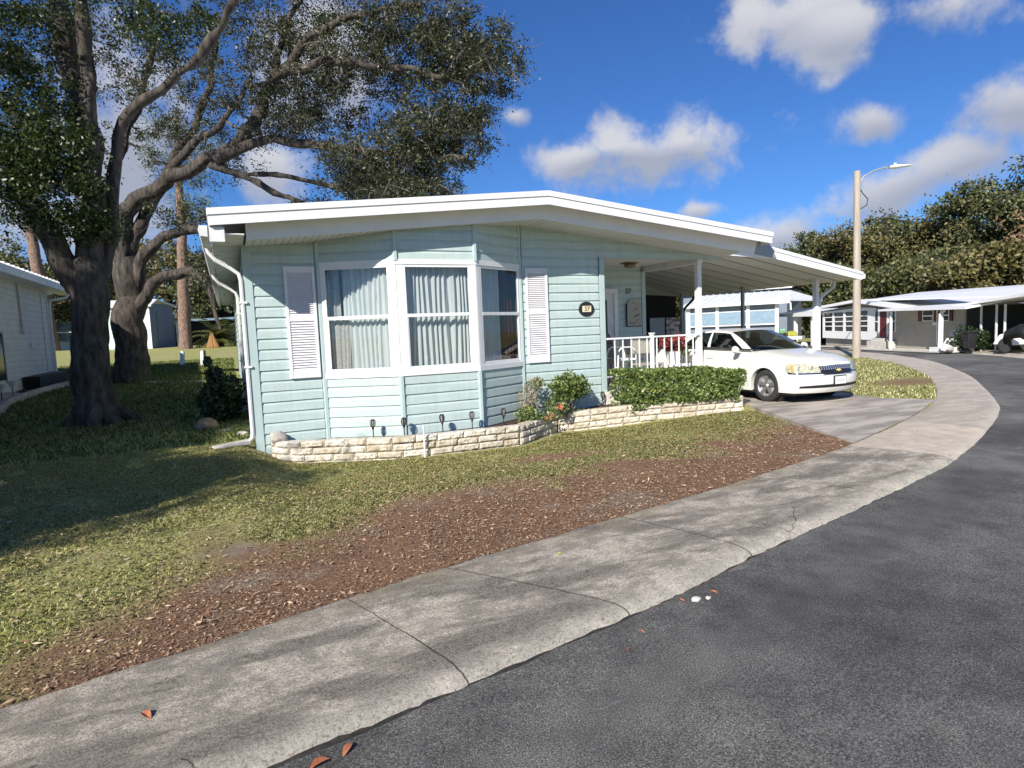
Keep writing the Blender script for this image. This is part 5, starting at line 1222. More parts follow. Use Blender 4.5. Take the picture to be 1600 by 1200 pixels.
dp = thing('dead_palm_fronds', (-1.2,34.0,1.36), 'hanging bundle of orange brown dead fronds in front of the palm', 'dead fronds')
for k in range(70):
    a = k*.9; x = -1.25+.05*math.cos(a); y = 33.6+.05*math.sin(a); mbD.add([(x,y,2.35),(x+.36*math.cos(a)*random.random(),y+.2*math.sin(a),1.38),(x+.42*math.cos(a)*random.random()+.05,y+.2*math.sin(a),1.36)], [(0,1,2)])
mbD.build('frond', tan, dp, recalc=False)
# big oaks behind the far homes on the right
bgR = [(50,37,8.6,5.0,leaf_bg,'small round oak behind the blue screened home at the left of the row'),(56,35.5,11,5.5,leaf_bg,'thin topped dark oak just left of the lamp post'),(58,30.5,10.5,5.6,leaf_bg2,'olive oak directly behind the lamp post'),(62,29.5,13.4,6,leaf_bg,'dark domed oak just right of the lamp post'),(62,24,12.2,6,leaf_bg2,'olive green oak above the maroon shutters'),(61,19.5,13.6,6.2,leaf_bg,'tall dark oak left of the bare brown tree'),(63,12.5,18.0,7.5,leaf_bg,'tallest oak at the far right edge'),(47,19,6.4,4.5,leaf_bg,'low dark tree right behind the white far roof'),(44,12.5,5.8,4,leaf_bg2,'low olive tree behind the right part of the far roof'),(46,26,6.4,4.4,leaf_bg,'low dark tree behind the enclosed sun porch'),(44,34,6.0,4.4,leaf_bg2,'low olive tree over the low white carport'),(49,5.5,9,5,leaf_bg2,'olive tree at the right edge behind the dark carport'),(41,40,7,4.4,leaf_bg,'green tree behind the blue screened home'),(52,46,9,5,leaf_bg2,'olive oak seen under the edge of the carport roof'),(33,48,7,5,leaf_bg,'green oak behind the carport post')]
for i, (x, y, h, r, lm, lb) in enumerate(bgR): simple_tree('background_oak', lb, x, y, h, r, lm, n=66, per=105, L=.32, Wl=.20, seed=60+i, zb=0, low=0.0, group='oaks behind the far homes')
simple_tree('bare_tree', 'bare brown twiggy tree with dry leaves at the right edge behind the far roof', 46.5, 8.6, 8.4, 4.0, leaf_dry, n=40, per=16, L=.30, Wl=.12, seed=90, zb=0, low=.1, twig=mat('dry_twig', (.36,.25,.18), (.5,.38,.3), rough=.9), bm=pineb)

# ------------------------------------------------------------------ street lamp
sl = thing('street_lamp', (21.96,5.53,0), 'tall tan pole street lamp with a curved arm on the grass island', 'street lamp')
mb = MB(); mb.tube([(21.96,5.53,-.1),(21.95,5.53,3.5),(21.92,5.53,7.16)], [.15,.135,.115], 14); mb.build('pole', wood, sl, smooth='auto')
ax = Vector((.905,-.42,0)); b0 = Vector((21.92,5.53,6.72))
mb = MB(); mb.tube([b0+ax*.1, b0+ax*.25+Vector((0,0,.22)), b0+ax*.6+Vector((0,0,.42)), b0+ax*1.0+Vector((0,0,.52)), b0+ax*1.25+Vector((0,0,.53))], .03, 8); mb.tube([b0+ax*.12+Vector((0,0,-.12)), b0+ax*.12+Vector((0,0,.3))], .035, 6); mb.build('arm', grey, sl, smooth='auto')
mb = MB(); P8 = []
c0 = b0+ax*1.2+Vector((0,0,.53)); pv = Vector((.42,.905,0))
for (d_, w, zt_, zb_) in ((0,.09,.05,-.05),(.3,.15,.09,-.06),(.65,.13,.08,-.01),(.95,.06,.05,.02)):
    P8.append([c0+ax*d_+pv*(w*math.cos(q))+Vector((0,0,(zt_+zb_)/2+(zt_-zb_)/2*math.sin(q))) for q in np.linspace(0,2*math.pi,13)])
mb.grid(P8); mb.lathe([(.05,.07),(.05,.15),(.001,.16)], c0+ax*.25, 'Z', 10); mb.build('lamp_head', white_dirty, sl, smooth=True)
mb = MB(); mb.tube([b0+ax*.05+Vector((0,0,-.1)), b0+ax*.22+Vector((0,0,-.40)), b0+ax*.42+Vector((0,0,-.62)), b0+ax*.38+Vector((0,0,-.85)), b0+ax*.1+Vector((0,0,-1.0))], .018, 5); mb.build('cable', trimb, sl)

# ------------------------------------------------------------------ neighbouring home on the left
nh = thing('neighbour_home', (-8,8,.2), 'pale grey sided mobile home at the left edge with a ribbed metal roof', 'mobile home')
mb = MB(); F, L = facet((-5.8,-3),(-5.8,15.05)); siding(mb, F, 0, L, .1, lambda t: 3.62, k0=.12, s=.172); F2, L2 = facet((-5.8,15.05),(-13,15.05)); siding(mb, F2, 0, L2, .1, lambda t: 3.9, k0=.12, s=.172)
F3, L3 = facet((-13,-3),(-5.8,-3)); siding(mb, F3, 0, L3, 0, lambda t: 3.6, k0=.12, s=.172); mb.build('side_wall', greyside, nh)
mb = MB(); mb.box(-5.86,-5.77,14.98,15.11,.1,3.6); mb.box(-5.79,-5.765,14.3,14.36,.4,3.5); mb.build('corner_trim', greyside, nh)
mb = MB(); mb.hexa([(-5.25,-3.4,3.72),(-5.25,17.0,3.72),(-9.4,17.0,4.25),(-9.4,-3.4,4.25),(-5.25,-3.4,3.80),(-5.25,17.0,3.80),(-9.4,17.0,4.33),(-9.4,-3.4,4.33)]); mb.hexa([(-9.4,-3.4,4.25),(-9.4,17,4.25),(-13.5,17,3.72),(-13.5,-3.4,3.72),(-9.4,-3.4,4.33),(-9.4,17,4.33),(-13.5,17,3.80),(-13.5,-3.4,3.80)]); 
for k in range(50):
    y = -3.3+k*.405; mb.hexa([(-5.22,y,3.80),(-5.22,y+.05,3.80),(-9.4,y+.05,4.33),(-9.4,y,4.33),(-5.22,y+.015,3.86),(-5.22,y+.035,3.86),(-9.4,y+.035,4.39),(-9.4,y+.015,4.39)])
mb.build('roof', white_dirty, nh)
mb = MB(); mb.box(-5.27,-5.20,-3.4,17.0,3.58,3.79); mb.box(-5.8,-5.27,-3.4,17,3.60,3.62); mb.build('fascia', white_dirty, nh)
mb = MB(); mb.box(-8.2,-6.0,15.1,17.0,3.62,3.85); mb.build('rear_overhang', white_dirty, nh)
mb = MB(); mb.tube([(-5.24,15.6,3.55),(-5.3,15.4,3.4),(-5.7,15.2,3.3),(-5.75,15.18,3.1),(-5.75,15.18,.5)], .05, 8); mb.build('downspout', white_dirty, nh, smooth='auto')
mb = MB(); mb.tube([(-5.75,11.9,3.6),(-5.75,11.95,2.22)], .035, 8); mb.box(-5.79,-5.70,11.86,12.06,2.12,2.24); mb.build('conduit', greyside, nh)
mb = MB(); mb.box(-5.79,-5.74,12.72,12.84,1.70,1.84); mb.build('outlet_cover', white, nh)
mb = MB(); mb.box(-5.80,-5.765,8.6,10.1,.86,2.12); w_ = mb.build('window', winb, nh); mb = MB(); mb.box(-5.79,-5.75,10.1,10.18,.80,2.18); mb.box(-5.79,-5.75,8.5,8.6,.80,2.18); mb.box(-5.79,-5.75,8.6,10.1,2.12,2.18); mb.build('window_frame', grey, w_)
gx2 = [(-4.6,4.0),(-4.93,6.25),(-5.1,7.4),(-5.27,8.6),(-5.18,10.4),(-4.95,11.9),(-4.79,12.63),(-4.5,13.6)]
mb = MB(); rows = [[(x-.16,y,G(x,y)-.03),(x-.15,y,G(x,y)+.16),(x-.03,y,G(x,y)+.17),(x,y,G(x,y)+.13),(x+.01,y,G(x,y)-.05)] for x, y in spl(gx2, 5)]; mb.grid(rows); tag(mb.build('garden_kerb', rockm, recalc=False), 'curved grey concrete edging along the bed of the pale grey home', 'edging')
mb = MB(); pts = spl(gx2, 5); mb.grid([[(x-.1,y,G(x,y)+.07),(-5.78,y,G(x,y)+.10)] for x, y in pts]); mb.build('side_bed', mulch, kind='structure', recalc=False)
mb = MB(); mb.hexa([(-5.74,11.5,.52),(-5.38,11.5,.52),(-5.38,14.6,.60),(-5.74,14.6,.60),(-5.74,11.4,.86),(-5.34,11.4,.86),(-5.34,14.7,.90),(-5.74,14.7,.90)]); tag(mb.build('planter_box', trimb), 'long black planter box on the bed against the pale grey home', 'planter')
for x, y, lb in ((-5.42,8.3,'low white topped garden light nearest the left edge'),(-5.38,9.0,'low white topped garden light beside the black planter')):
    t_ = thing('garden_light', (x,y,G(x,y)+.1), lb, 'garden light', 'garden lights beside the pale grey home'); MB().tube([(x,y,.3),(x,y,G(x,y)+.42)], .012, 6).build('stake', black, t_); MB().lathe([(.02,G(x,y)+.38),(.09,G(x,y)+.50),(.10,G(x,y)+.52),(.001,G(x,y)+.57)], (x,y,0), 'Z', 12).build('lamp_head', greyside, t_)
mb = MB(); mb.hexa([(-5.75,8.2,.42),(-5.45,8.2,.36),(-5.45,9.9,.44),(-5.75,9.9,.50),(-5.75,8.2,.50),(-5.45,8.2,.42),(-5.45,9.9,.50),(-5.75,9.9,.56)]); tag(mb.build('stepping_slab', rockm), 'pale slab lying on the bed against the pale grey home', 'slab')
# pedestals on the back lawn
pd0 = None
for x, y, lb, h in ((-2.15,19.04,'white utility stub on the back lawn nearer the oak trunk',.60),(-1.35,18.4,'white utility stub with a dark cap on the back lawn nearer the home',.62)):
    t_ = thing('utility_stub', (x,y,G(x,y)), lb, 'utility post', 'white utility stubs on the back lawn'); z = G(x,y)
    MB().tube([(x,y,z-.1),(x+.04,y,z+h*.9),(x+.04,y,z+h)], [.095,.095,.07], 10).build('pipe', white, t_, smooth='auto')
    if 'dark' in lb: MB().box(x+.06,x+.15,y-.12,y-.02,z+h*.2,z+h*1.02).build('cap', trimb, t_)
# curb line of the back lane
mb = MB(); mb.grid([[(x,y,G(x,y)+.012),(x,y+.28,G(x,y)+.05),(x,y+.33,G(x,y)-.02)] for x, y in spl([(-9,14),(-4.6,13.3),(-2.3,11.7),(-.2,10.6),(.0,10.5)], 6)]); tag(mb.build('back_kerb', rockm, recalc=False), 'thin pale concrete kerb crossing the shaded lawn behind the first oak', 'kerb')
# mint home and shed beyond the back lawn
sh_ = thing('mint_shed', (-5.5,37,1.5), 'small pale mint shed with a grey door side beyond the back lawn', 'shed')
mb = MB(); F, L = facet((-7.6,36.91),(-4.85,36.0)); siding(mb, F, 0, L, 1.45, lambda t: 4.2, k0=1.5, s=.2, d=.02); mb.build('side_wall', mat('pale_mint_siding', (.60,.68,.64), rough=.6), sh_)
mb = MB(); F2, L2 = facet((-4.85,36.0),(-3.7,39.2)); mb.ob(F2, 0, L2, -.1, 0, 1.4, 4.45); mb.ob(F2, .9, 1.05, 0, .05, 1.4, 3.9); mb.build('end_wall', bluegrey, sh_)
mb = MB(); mb.hexa([(-7.7,36.66,4.2),(-4.7,35.7,4.2),(-4.4,36.6,4.62),(-7.4,37.6,4.62),(-7.7,36.66,4.3),(-4.7,35.7,4.3),(-4.4,36.6,4.72),(-7.4,37.6,4.72)]); mb.hexa([(-7.4,37.6,4.62),(-4.4,36.6,4.62),(-3.4,39.4,4.3),(-6.4,40.4,4.3),(-7.4,37.6,4.72),(-4.4,36.6,4.72),(-3.4,39.4,4.4),(-6.4,40.4,4.4)]); mb.build('roof', white, sh_)
mb = MB(); mb.ob(F, L-2.6, L-.2, .0, .04, 3.55, 3.62); mb.ob(F, L-1.9, L-1.5, .0, .04, 3.5, 3.9); mb.ob(F, L-.12, L+.02, 0, .04, 1.4, 4.3); mb.build('white_trim', white, sh_)
ho = thing('carport_home', (-1.5,42,1.5), 'dark open carport with a pale blue roof edge between the shed and the pine trunk', 'carport')
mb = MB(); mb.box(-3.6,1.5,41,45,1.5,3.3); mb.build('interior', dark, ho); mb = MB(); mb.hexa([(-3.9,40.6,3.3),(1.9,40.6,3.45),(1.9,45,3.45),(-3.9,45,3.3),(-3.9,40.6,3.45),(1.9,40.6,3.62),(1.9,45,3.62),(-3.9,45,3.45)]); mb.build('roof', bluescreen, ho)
mb = MB(); mb.box(-3.7,-3.55,40.7,40.85,1.5,3.3); mb.box(-.9,-.78,40.7,40.82,1.5,3.4); mb.build('post', white_dirty, ho)
h2 = thing('brown_roof_home', (-14,60,1.5), 'distant white home with a brown roof showing between the pine and the oak trunk', 'home')
mb = MB(); mb.box(-20,-9,60,66,1.5,4.6); mb.build('wall', white, h2); mb = MB(); mb.hexa([(-20.5,59.3,5.5),(-8.5,59.3,5.5),(-8.5,63,7.6),(-20.5,63,7.6),(-20.5,59.3,5.7),(-8.5,59.3,5.7),(-8.5,63,7.8),(-20.5,63,7.8)]); mb.build('roof', shing, h2)
mb = MB(); mb.hexa([(-20.5,58.2,4.9),(-8.5,58.2,4.9),(-8.5,59.4,5.5),(-20.5,59.4,5.5),(-20.5,58.2,5.05),(-8.5,58.2,5.05),(-8.5,59.4,5.65),(-20.5,59.4,5.65)]); mb.build('awning', white, h2)
mb = MB(); mb.box(-18,-10.5,59.9,59.97,2.4,4.2); w_ = mb.build('window', winb, h2); MB().box(-18,-10.5,59.84,59.92,3.2,3.3).build('sash', white, w_)
P = blob_pts(300, (-11.3,56.5,3.0), (1.2,1,1.3), .2); t_ = thing('small_shrub', (-11.3,56.5,1.5), 'small bright green shrub in front of the distant white home', 'shrub'); leaves('foliage', P, .35, .2, leaf_green, t_)

# ------------------------------------------------------------------ homes across the road, right
FH = (Vector((31.182,14.301,0)), Vector((-.343,-.939,0)), Vector((-.939,.343,0)))
STN = [-11,-6,-2,0,2,4,6,8,10,12,14,16,18,20,21,22,23,24,26]       # survey stations along the front and their distances on the ground
STT = [-4.53,-2.51,-.78,.13,1.08,2.05,3.06,4.11,5.2,6.33,7.51,8.73,10.0,11.32,12.01,12.7,13.42,14.14,15.64]
STK = [.709,.738,.763,.776,.789,.803,.818,.833,.848,.865,.882,.899,.917,.936,.946,.956,.966,.977,.998]
def stn(t): return float(np.interp(t, STN, STT))
def hgt(t, z): return 1.6-(1.6-z)*float(np.interp(t, STN, STK)) if z > .05 else z
fh = thing('far_home', (35,14,0), 'long white and beige mobile home with maroon shutters and a red door across the road', 'mobile home')
def FX(mb, t0, t1, n0, n1, z0, z1):
    P = []
    for z in (z0, z1):
        for (tt_, q) in ((t0,n0),(t1,n0),(t1,n1),(t0,n1)):
            p = FH[0]+FH[1]*stn(tt_)+FH[2]*q*.8; P.append((p.x, p.y, hgt(tt_, z)))
    return mb.hexa(P)
def fpt(t, n, z): q = FH[0]+FH[1]*stn(t)+FH[2]*n*.8; return (q.x, q.y, hgt(t, z))
mb = MB(); FX(mb, 8.6, 18.2, -6, -.02, 0, 1.95); FX(mb, -.2, 8.6, -6, -.3, 0, 2.2); mb.prism([fpt(-.3,-.3,2.2),fpt(6.8,-.3,2.5),fpt(12.8,-.3,1.98),fpt(12.8,-.3,1.7),fpt(-.3,-.3,1.9)], FH[2]*-5); mb.build('beige_wall', beige, fh)
mb = MB(); FX(mb, -.1, 9.0, -.25, 0, .18, .70); FX(mb, -.1, 9.0, -.25, 0, 2.0, 2.10)
for t in (-.1,1.82,3.86,5.82,7.8): FX(mb, t, t+.30 if t < 7.5 else t+1.1, -.25, 0, .7, 2.0)
mb.prism([fpt(-.1,0,2.10),fpt(9.0,0,2.10),fpt(8.5,0,2.14),fpt(6.8,0,2.22)], FH[2]*-.2); mb.build('sun_porch', white, fh)
for a, b in ((.2,1.82),(2.12,3.86),(4.16,5.82),(6.12,7.8)):
    mb = MB(); FX(mb, a, b, -.2, -.06, .72, 2.0); w_ = mb.build('window', winb, fh); mb = MB()
    for z in (1.04, 1.36, 1.68): FX(mb, a, b, -.06, -.01, z-.035, z+.035)
    mb.build('glazing_bar', white, w_)
for a, b in ((8.95,9.35),(10.85,11.5)):
    mb = MB(); FX(mb, a, b, -.01, .03, .75, 1.85); w_ = mb.build('window', winb, fh); mb = MB(); FX(mb, a, b, .03, .05, 1.27, 1.33); FX(mb, b, b+.1, -.01, .05, .7, 1.9); mb.build('window_frame', white, w_)
mb = MB(); FX(mb, 9.6, 10.5, -.01, .04, .72, 1.9); d_ = mb.build('door', maroon, fh); mb = MB(); FX(mb, 9.62, 10.48, .04, .06, .40, .72); mb.build('kick_panel', redp, d_); mb = MB(); FX(mb, 9.4, 9.6, 0, .05, .38, 1.92); FX(mb, 10.5, 10.7, 0, .05, .38, 1.92); mb.build('door_frame', white, d_)
mb = MB(); FX(mb, 9.2, 11.6, .03, .7, 0, .18); FX(mb, 9.4, 11.0, .03, .5, .18, .34); mb.build('steps', concrete, fh)
mb = MB(); FX(mb, 9.9, 10.25, .03, .15, 1.98, 2.1); mb.build('wall_lamp', maroon, fh)
for a, b in ((14.55,15.5),(16.3,16.9)):
    mb = MB(); FX(mb, a, b, -.01, .03, 1.30, 1.80); w_ = mb.build('window', winb, fh); mb = MB(); FX(mb, a, b, .03, .05, 1.5, 1.56); FX(mb, a-.06, a, -.01, .05, 1.26, 1.84); FX(mb, b, b+.06, -.01, .05, 1.26, 1.84); FX(mb, a, b, -.01, .05, 1.8, 1.84); FX(mb, a, b, -.01, .05, 1.26, 1.30); mb.build('window_frame', white, w_)
for a, b in ((14.05,14.45),(15.6,15.95),(16.0,16.22),(16.98,17.22)):
    mb = MB(); FX(mb, a, b, -.01, .045, 1.26, 1.84); mb.build('shutter', maroon, fh)
mb = MB(); FX(mb, 15.9, 16.0, -.01, .08, .1, 1.9); FX(mb, 15.5, 15.85, -.01, .05, 1.05, 1.2); mb.build('trim', white_dirty, fh)
mb = MB(); mb.prism([fpt(-.5,.5,2.36),fpt(6.78,.5,2.60),fpt(13,.5,1.96),fpt(13,.5,2.08),fpt(6.78,.5,2.74),fpt(-.5,.5,2.50)], FH[2]*-7)
# long roof slope facing the road and the right-hand awning
mb.hexa([fpt(6.8,-.4,2.62),fpt(26,-.2,2.0),fpt(26,-4,2.55),fpt(6.8,-4,3.0),fpt(6.8,-.4,2.70),fpt(26,-.2,2.08),fpt(26,-4,2.63),fpt(6.8,-4,3.05)]); mb.build('roof', white, fh)
mb = MB(); mb.prism([fpt(-.5,.52,2.42),fpt(6.78,.52,2.66),fpt(13,.52,2.02),fpt(13,.52,1.93),fpt(6.78,.52,2.55),fpt(-.5,.52,2.32)], FH[2]*-.03); mb.build('fascia', white, fh)
mb = MB(); mb.hexa([fpt(12.4,-.3,2.02),fpt(20.4,-.3,1.98),fpt(20.4,1.6,1.76),fpt(12.4,1.6,1.88),fpt(12.4,-.3,2.08),fpt(20.4,-.3,2.04),fpt(20.4,1.6,1.86),fpt(12.4,1.6,1.98)]); mb.build('awning', white, fh)
for t, n in ((13.35,1.3),(18.2,1.3)):
    mb = MB(); FX(mb, t-.06, t+.06, n-.06, n+.06, 0, 1.85); mb.build('porch_post', white, fh)
mb = MB(); mb.tube([fpt(18.5,1.35,1.8),fpt(18.45,1.35,1.72),fpt(18.2,1.4,1.6),fpt(18.2,1.42,.1)], .05, 6); FX(mb, 17.8, 18.9, .9, 1.7, .02, .1); mb.build('downspout', white, fh)
mb = MB(); FX(mb, 9, 19, .05, 1.8, .0, .05); FX(mb, -.3, 9, .05, .6, 0, .05); mb.build('slab', concrete, fh)
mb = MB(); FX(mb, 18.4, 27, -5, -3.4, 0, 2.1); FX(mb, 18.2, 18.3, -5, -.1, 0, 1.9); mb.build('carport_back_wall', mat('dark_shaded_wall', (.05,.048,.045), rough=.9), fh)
mb = MB(); mb.hexa([fpt(18.4,-5,2.0),fpt(27,-5,2.5),fpt(27,.9,2.3),fpt(18.4,.9,1.86),fpt(18.4,-5,2.1),fpt(27,-5,2.62),fpt(27,.9,2.42),fpt(18.4,.9,1.96)]); mb.build('carport_roof', white_dirty, fh)
for t in (19.4, 20.45, 21.0):
    mb = MB(); FX(mb, t-.035, t+.035, -.05, .03, 0, 1.9); mb.build('carport_post', white_dirty, fh)
# things in front of the far carport
ca = thing('far_car', fpt(21.6,.2,0), 'white car parked nose out in the shade of the far carport', 'car')
mb = MB(); mb.hexa([fpt(20.9,-3,.25),fpt(22.1,-3,.25),fpt(22.1,.6,.25),fpt(20.9,.6,.25),fpt(20.95,-3,.75),fpt(22.05,-3,.75),fpt(22.0,.3,.68),fpt(21.0,.3,.68)]); mb.hexa([fpt(21.0,-2.6,.75),fpt(22.0,-2.6,.75),fpt(22.0,-.5,.75),fpt(21.0,-.5,.75),fpt(21.1,-2.4,1.12),fpt(21.9,-2.4,1.12),fpt(21.9,-1.1,1.12),fpt(21.1,-1.1,1.12)]); mb.build('body', white, ca, bevel=.05)
mb = MB(); FX(mb, 21.1, 21.9, -1.1, -.62, .80, 1.06); mb.build('windscreen', winb, ca)
for t in (21.0,21.95): MB().tube([fpt(t,-.3,.28),fpt(t+.1,-.3,.28)], .26, 14).build('wheel', tyre_m, ca)
tb = thing('trash_bin', fpt(20.0,1.1,0), 'black wheeled bin standing by the far carport post', 'bin')
mb = MB(); mb.hexa([fpt(19.75,.8,.08),fpt(20.15,.8,.08),fpt(20.15,1.2,.08),fpt(19.75,1.2,.08),fpt(19.7,.75,.75),fpt(20.2,.75,.75),fpt(20.2,1.25,.75),fpt(19.7,1.25,.75)]); mb.build('body', trimb, tb, bevel=.02); mb = MB(); FX(mb, 19.65, 20.25, .7, 1.3, .75, .84); mb.build('lid', black, tb, bevel=.02); MB().tube([fpt(19.75,1.0,.08),fpt(20.15,1.0,.08)], .1, 10).build('wheel', tyre_m, tb)
bk = thing('motor_scooter', fpt(22.6,1.0,0), 'black covered motor scooter at the right edge by the far carport', 'scooter')
MB().tube([fpt(22.2,1,.28),fpt(22.28,1,.28)], .27, 14).build('wheel', tyre_m, bk); mb = MB(); mb.tube([fpt(22.2,1.0,.35),fpt(22.5,1.0,.7),fpt(23.2,1.0,.85),fpt(23.8,1.0,.6)], [.08,.20,.26,.2], 10); mb.build('cover', trimb, bk, smooth=True)
for t, n, rx, lab, m_ in ((18.95,1.5,.34,'whitewashed rock on the verge by the far downspout',white),(19.5,1.7,.16,'small pale rock beside the black wheeled bin',rockm)):
    c = fpt(t, n, .06); rock('rock', c, (rx, rx*.6, rx*.5), m_, lab, seed=t)
P = np.vstack([blob_pts(500, fpt(18.9,.4,.5), (.7,.5,.5), .1, 1, 2), blob_pts(300, fpt(19.6,.2,.45), (.5,.4,.4), .1, 1, 5)]); t_ = thing('dark_shrub', fpt(19,.4,0), 'dark green shrub under the edge of the far carport', 'shrub'); leaves('foliage', P, .16, .09, leaf_dark, t_)
ch = thing('folding_chair', fpt(17.6,.5,.14), 'white folding chair leaning on the beige wall by the far downspout', 'chair')
mb = MB()
for t in (17.35,17.7): mb.tube([fpt(t,.6,.14),fpt(t+.05,.15,.8)], .03, 5)
mb.tube([fpt(17.4,.15,.8),fpt(17.75,.15,.8)], .03, 5); mb.build('frame', white_dirty, ch)
MB().hexa([fpt(17.4,.5,.35),fpt(17.68,.5,.35),fpt(17.68,.45,.4),fpt(17.4,.45,.4),fpt(17.44,.2,.72),fpt(17.72,.2,.72),fpt(17.72,.17,.75),fpt(17.44,.17,.75)]).build('seat', white_dirty, ch)
# low white carport at the left of the far home
lc = thing('low_carport', fpt(-5,-1,0), 'low white roofed open carport between the blue screened home and the sun porch', 'carport')
mb = MB(); mb.hexa([fpt(-11.2,.6,1.95),fpt(-.55,.6,1.82),fpt(-.55,-4,2.3),fpt(-11.2,-4,2.7),fpt(-11.2,.6,2.2),fpt(-.55,.6,2.12),fpt(-.55,-4,2.5),fpt(-11.2,-4,2.9)]); mb.build('roof', white, lc)
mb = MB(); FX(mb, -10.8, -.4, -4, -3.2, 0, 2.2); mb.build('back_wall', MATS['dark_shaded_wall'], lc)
for t in (-5.9,-1.6): mb = MB(); FX(mb, t-.14, t+.14, .1, .35, 0, 1.95); mb.build('post', white, lc)
cv = thing('covered_cart', fpt(-6,1.3,0), 'golf cart under a yellow and mint green cover beside the road', 'cart')
mb = MB(); mb.hexa([fpt(-6.6,.6,.30),fpt(-4.0,.6,.30),fpt(-4.0,1.4,.30),fpt(-6.6,1.4,.30),fpt(-6.0,.7,.55),fpt(-4.1,.7,.72),fpt(-4.1,1.3,.72),fpt(-6.0,1.3,.55)]); mb.build('cover', yellow, cv, bevel=.05)
mb = MB(); mb.hexa([fpt(-9.2,.7,.55),fpt(-6.9,.7,.45),fpt(-6.9,1.5,.45),fpt(-9.2,1.5,.55),fpt(-8.8,.8,.85),fpt(-6.6,.8,.85),fpt(-6.6,1.4,.85),fpt(-8.8,1.4,.85)]); mb.build('front_cowl', lime, cv, bevel=.05)
for t in (-8.3,-4.3): MB().tube([fpt(t,1.5,.25),fpt(t,1.65,.25)], .26, 12).build('wheel', tyre_m, cv)
P = np.vstack([blob_pts(500, fpt(-10.3,1.5,.9), (.9,.8,.9), .1, 1, 2)]); t_ = thing('palmetto_shrub', fpt(-10.3,1.5,0), 'spiky dark shrub at the corner of the blue screened home', 'shrub'); leaves('foliage', P, .32, .10, leaf_dark, t_)
gl = thing('globe_lamp', fpt(-9.2,1.8,0), 'small white garden lamp in the spiky shrub across the road', 'garden lamp'); MB().tube([fpt(-9.2,1.8,0),fpt(-9.2,1.8,1.35)], .05, 6).build('post', white, gl); MB().lathe([(.06,1.3),(.17,1.42),(.15,1.62),(.001,1.75)], (fpt(-9.2,1.8,0)[0],fpt(-9.2,1.8,0)[1],0), 'Z', 10).build('lamp_head', white, gl)

# blue screened home seen under the carport
FB = (Vector((27.203,21.150,0)), Vector((.508,-.861,0)), Vector((-.861,-.508,0)))
def bpt(t, n, z): q = FB[0]+FB[1]*t+FB[2]*n; return (q.x, q.y, z)
bh = thing('screened_home', bpt(3,-2,0), 'white home with three pale blue screened bays seen under the carport', 'mobile home')
vd = Vector((.75,.66,0))*6; A_ = Vector(bpt(-.1,-.25,0)); B_ = Vector(bpt(5.5,-.25,0)); U_ = Vector((0,0,2.7)); mb = MB(); mb.hexa([A_,B_,B_+vd,A_+vd,A_+U_,B_+U_,B_+vd+U_,A_+vd+U_]); mb.build('wall', bluegrey, bh)
for a, b in ((.14,1.80),(1.98,3.68),(3.88,5.36)):
    mb = MB(); mb.ob(FB, a, b, -.1, -.05, 1.48, 2.25); w_ = mb.build('blind', bluescreen, bh); mb = MB(); mb.ob(FB, a, b, -.1, -.04, 2.25, 2.30); mb.build('blind_rail', white_dirty, w_)
    mb = MB(); mb.ob(FB, a, b, -.1, 0, 1.38, 1.46); mb.build('sill', white, bh)
    mb = MB(); mb.ob(FB, a, b, -.12, -.08, 2.3, 2.62); mb.build('shaded_screen', bluegrey, bh)
for a, b in ((-.12,.14),(1.80,1.98),(3.68,3.88),(5.36,5.56)):
    mb = MB(); mb.ob(FB, a, b, -.2, .02, .6, 2.62); mb.build('post', white, bh)
mb = MB(); mb.ob(FB, 5.3, 6.9, -1, .3, .45, .62); mb.build('step', white, bh)
mb = MB(); mb.hexa([bpt(-.3,.35,2.70),bpt(6.25,.35,2.74),bpt(5.0,-3.4,3.45),bpt(-.3,-3.4,3.45),bpt(-.3,.35,2.80),bpt(6.25,.35,2.84),bpt(5.0,-3.4,3.55),bpt(-.3,-3.4,3.55)]); mb.hexa([bpt(6.25,.35,2.74),bpt(7.4,-4.2,2.76),bpt(5.6,-3.6,3.45),bpt(5.0,-3.4,3.45),bpt(6.25,.35,2.84),bpt(7.4,-4.2,2.86),bpt(5.6,-3.6,3.55),bpt(5.0,-3.4,3.55)])
for k in range(14):
    t = -.2+k*.45; mb.hexa([bpt(t,.34,2.80),bpt(t+.04,.34,2.80),bpt(min(t,4.9)+.04,-3.4,3.55),bpt(min(t,4.9),-3.4,3.55),bpt(t,.34,2.86),bpt(t+.04,.34,2.86),bpt(min(t,4.9)+.04,-3.4,3.61),bpt(min(t,4.9),-3.4,3.61)])
mb.build('roof', white_dirty, bh)
mb = MB(); mb.ob(FB, -.3, 6.28, .35, .42, 2.62, 2.78); mb.build('fascia', white, bh); mb = MB(); mb.tube([bpt(6.3,.4,2.65),bpt(6.32,.4,2.2)], .05, 6); mb.build('downspout', white_dirty, bh)
b2 = thing('white_home', bpt(0,-12,0), 'plain white home roof rising behind the screened home', 'mobile home')
mb = MB(); mb.ob(FB, -3, 4.6, -14, -8, 0, 3.9); mb.build('wall', bluegrey, b2); mb = MB(); mb.hexa([bpt(-3.3,-7.6,3.9),bpt(5,-7.6,3.9),bpt(5,-11,4.5),bpt(-3.3,-11,4.5),bpt(-3.3,-7.6,4.05),bpt(5,-7.6,4.05),bpt(5,-11,4.65),bpt(-3.3,-11,4.65)]); mb.build('roof', white, b2)

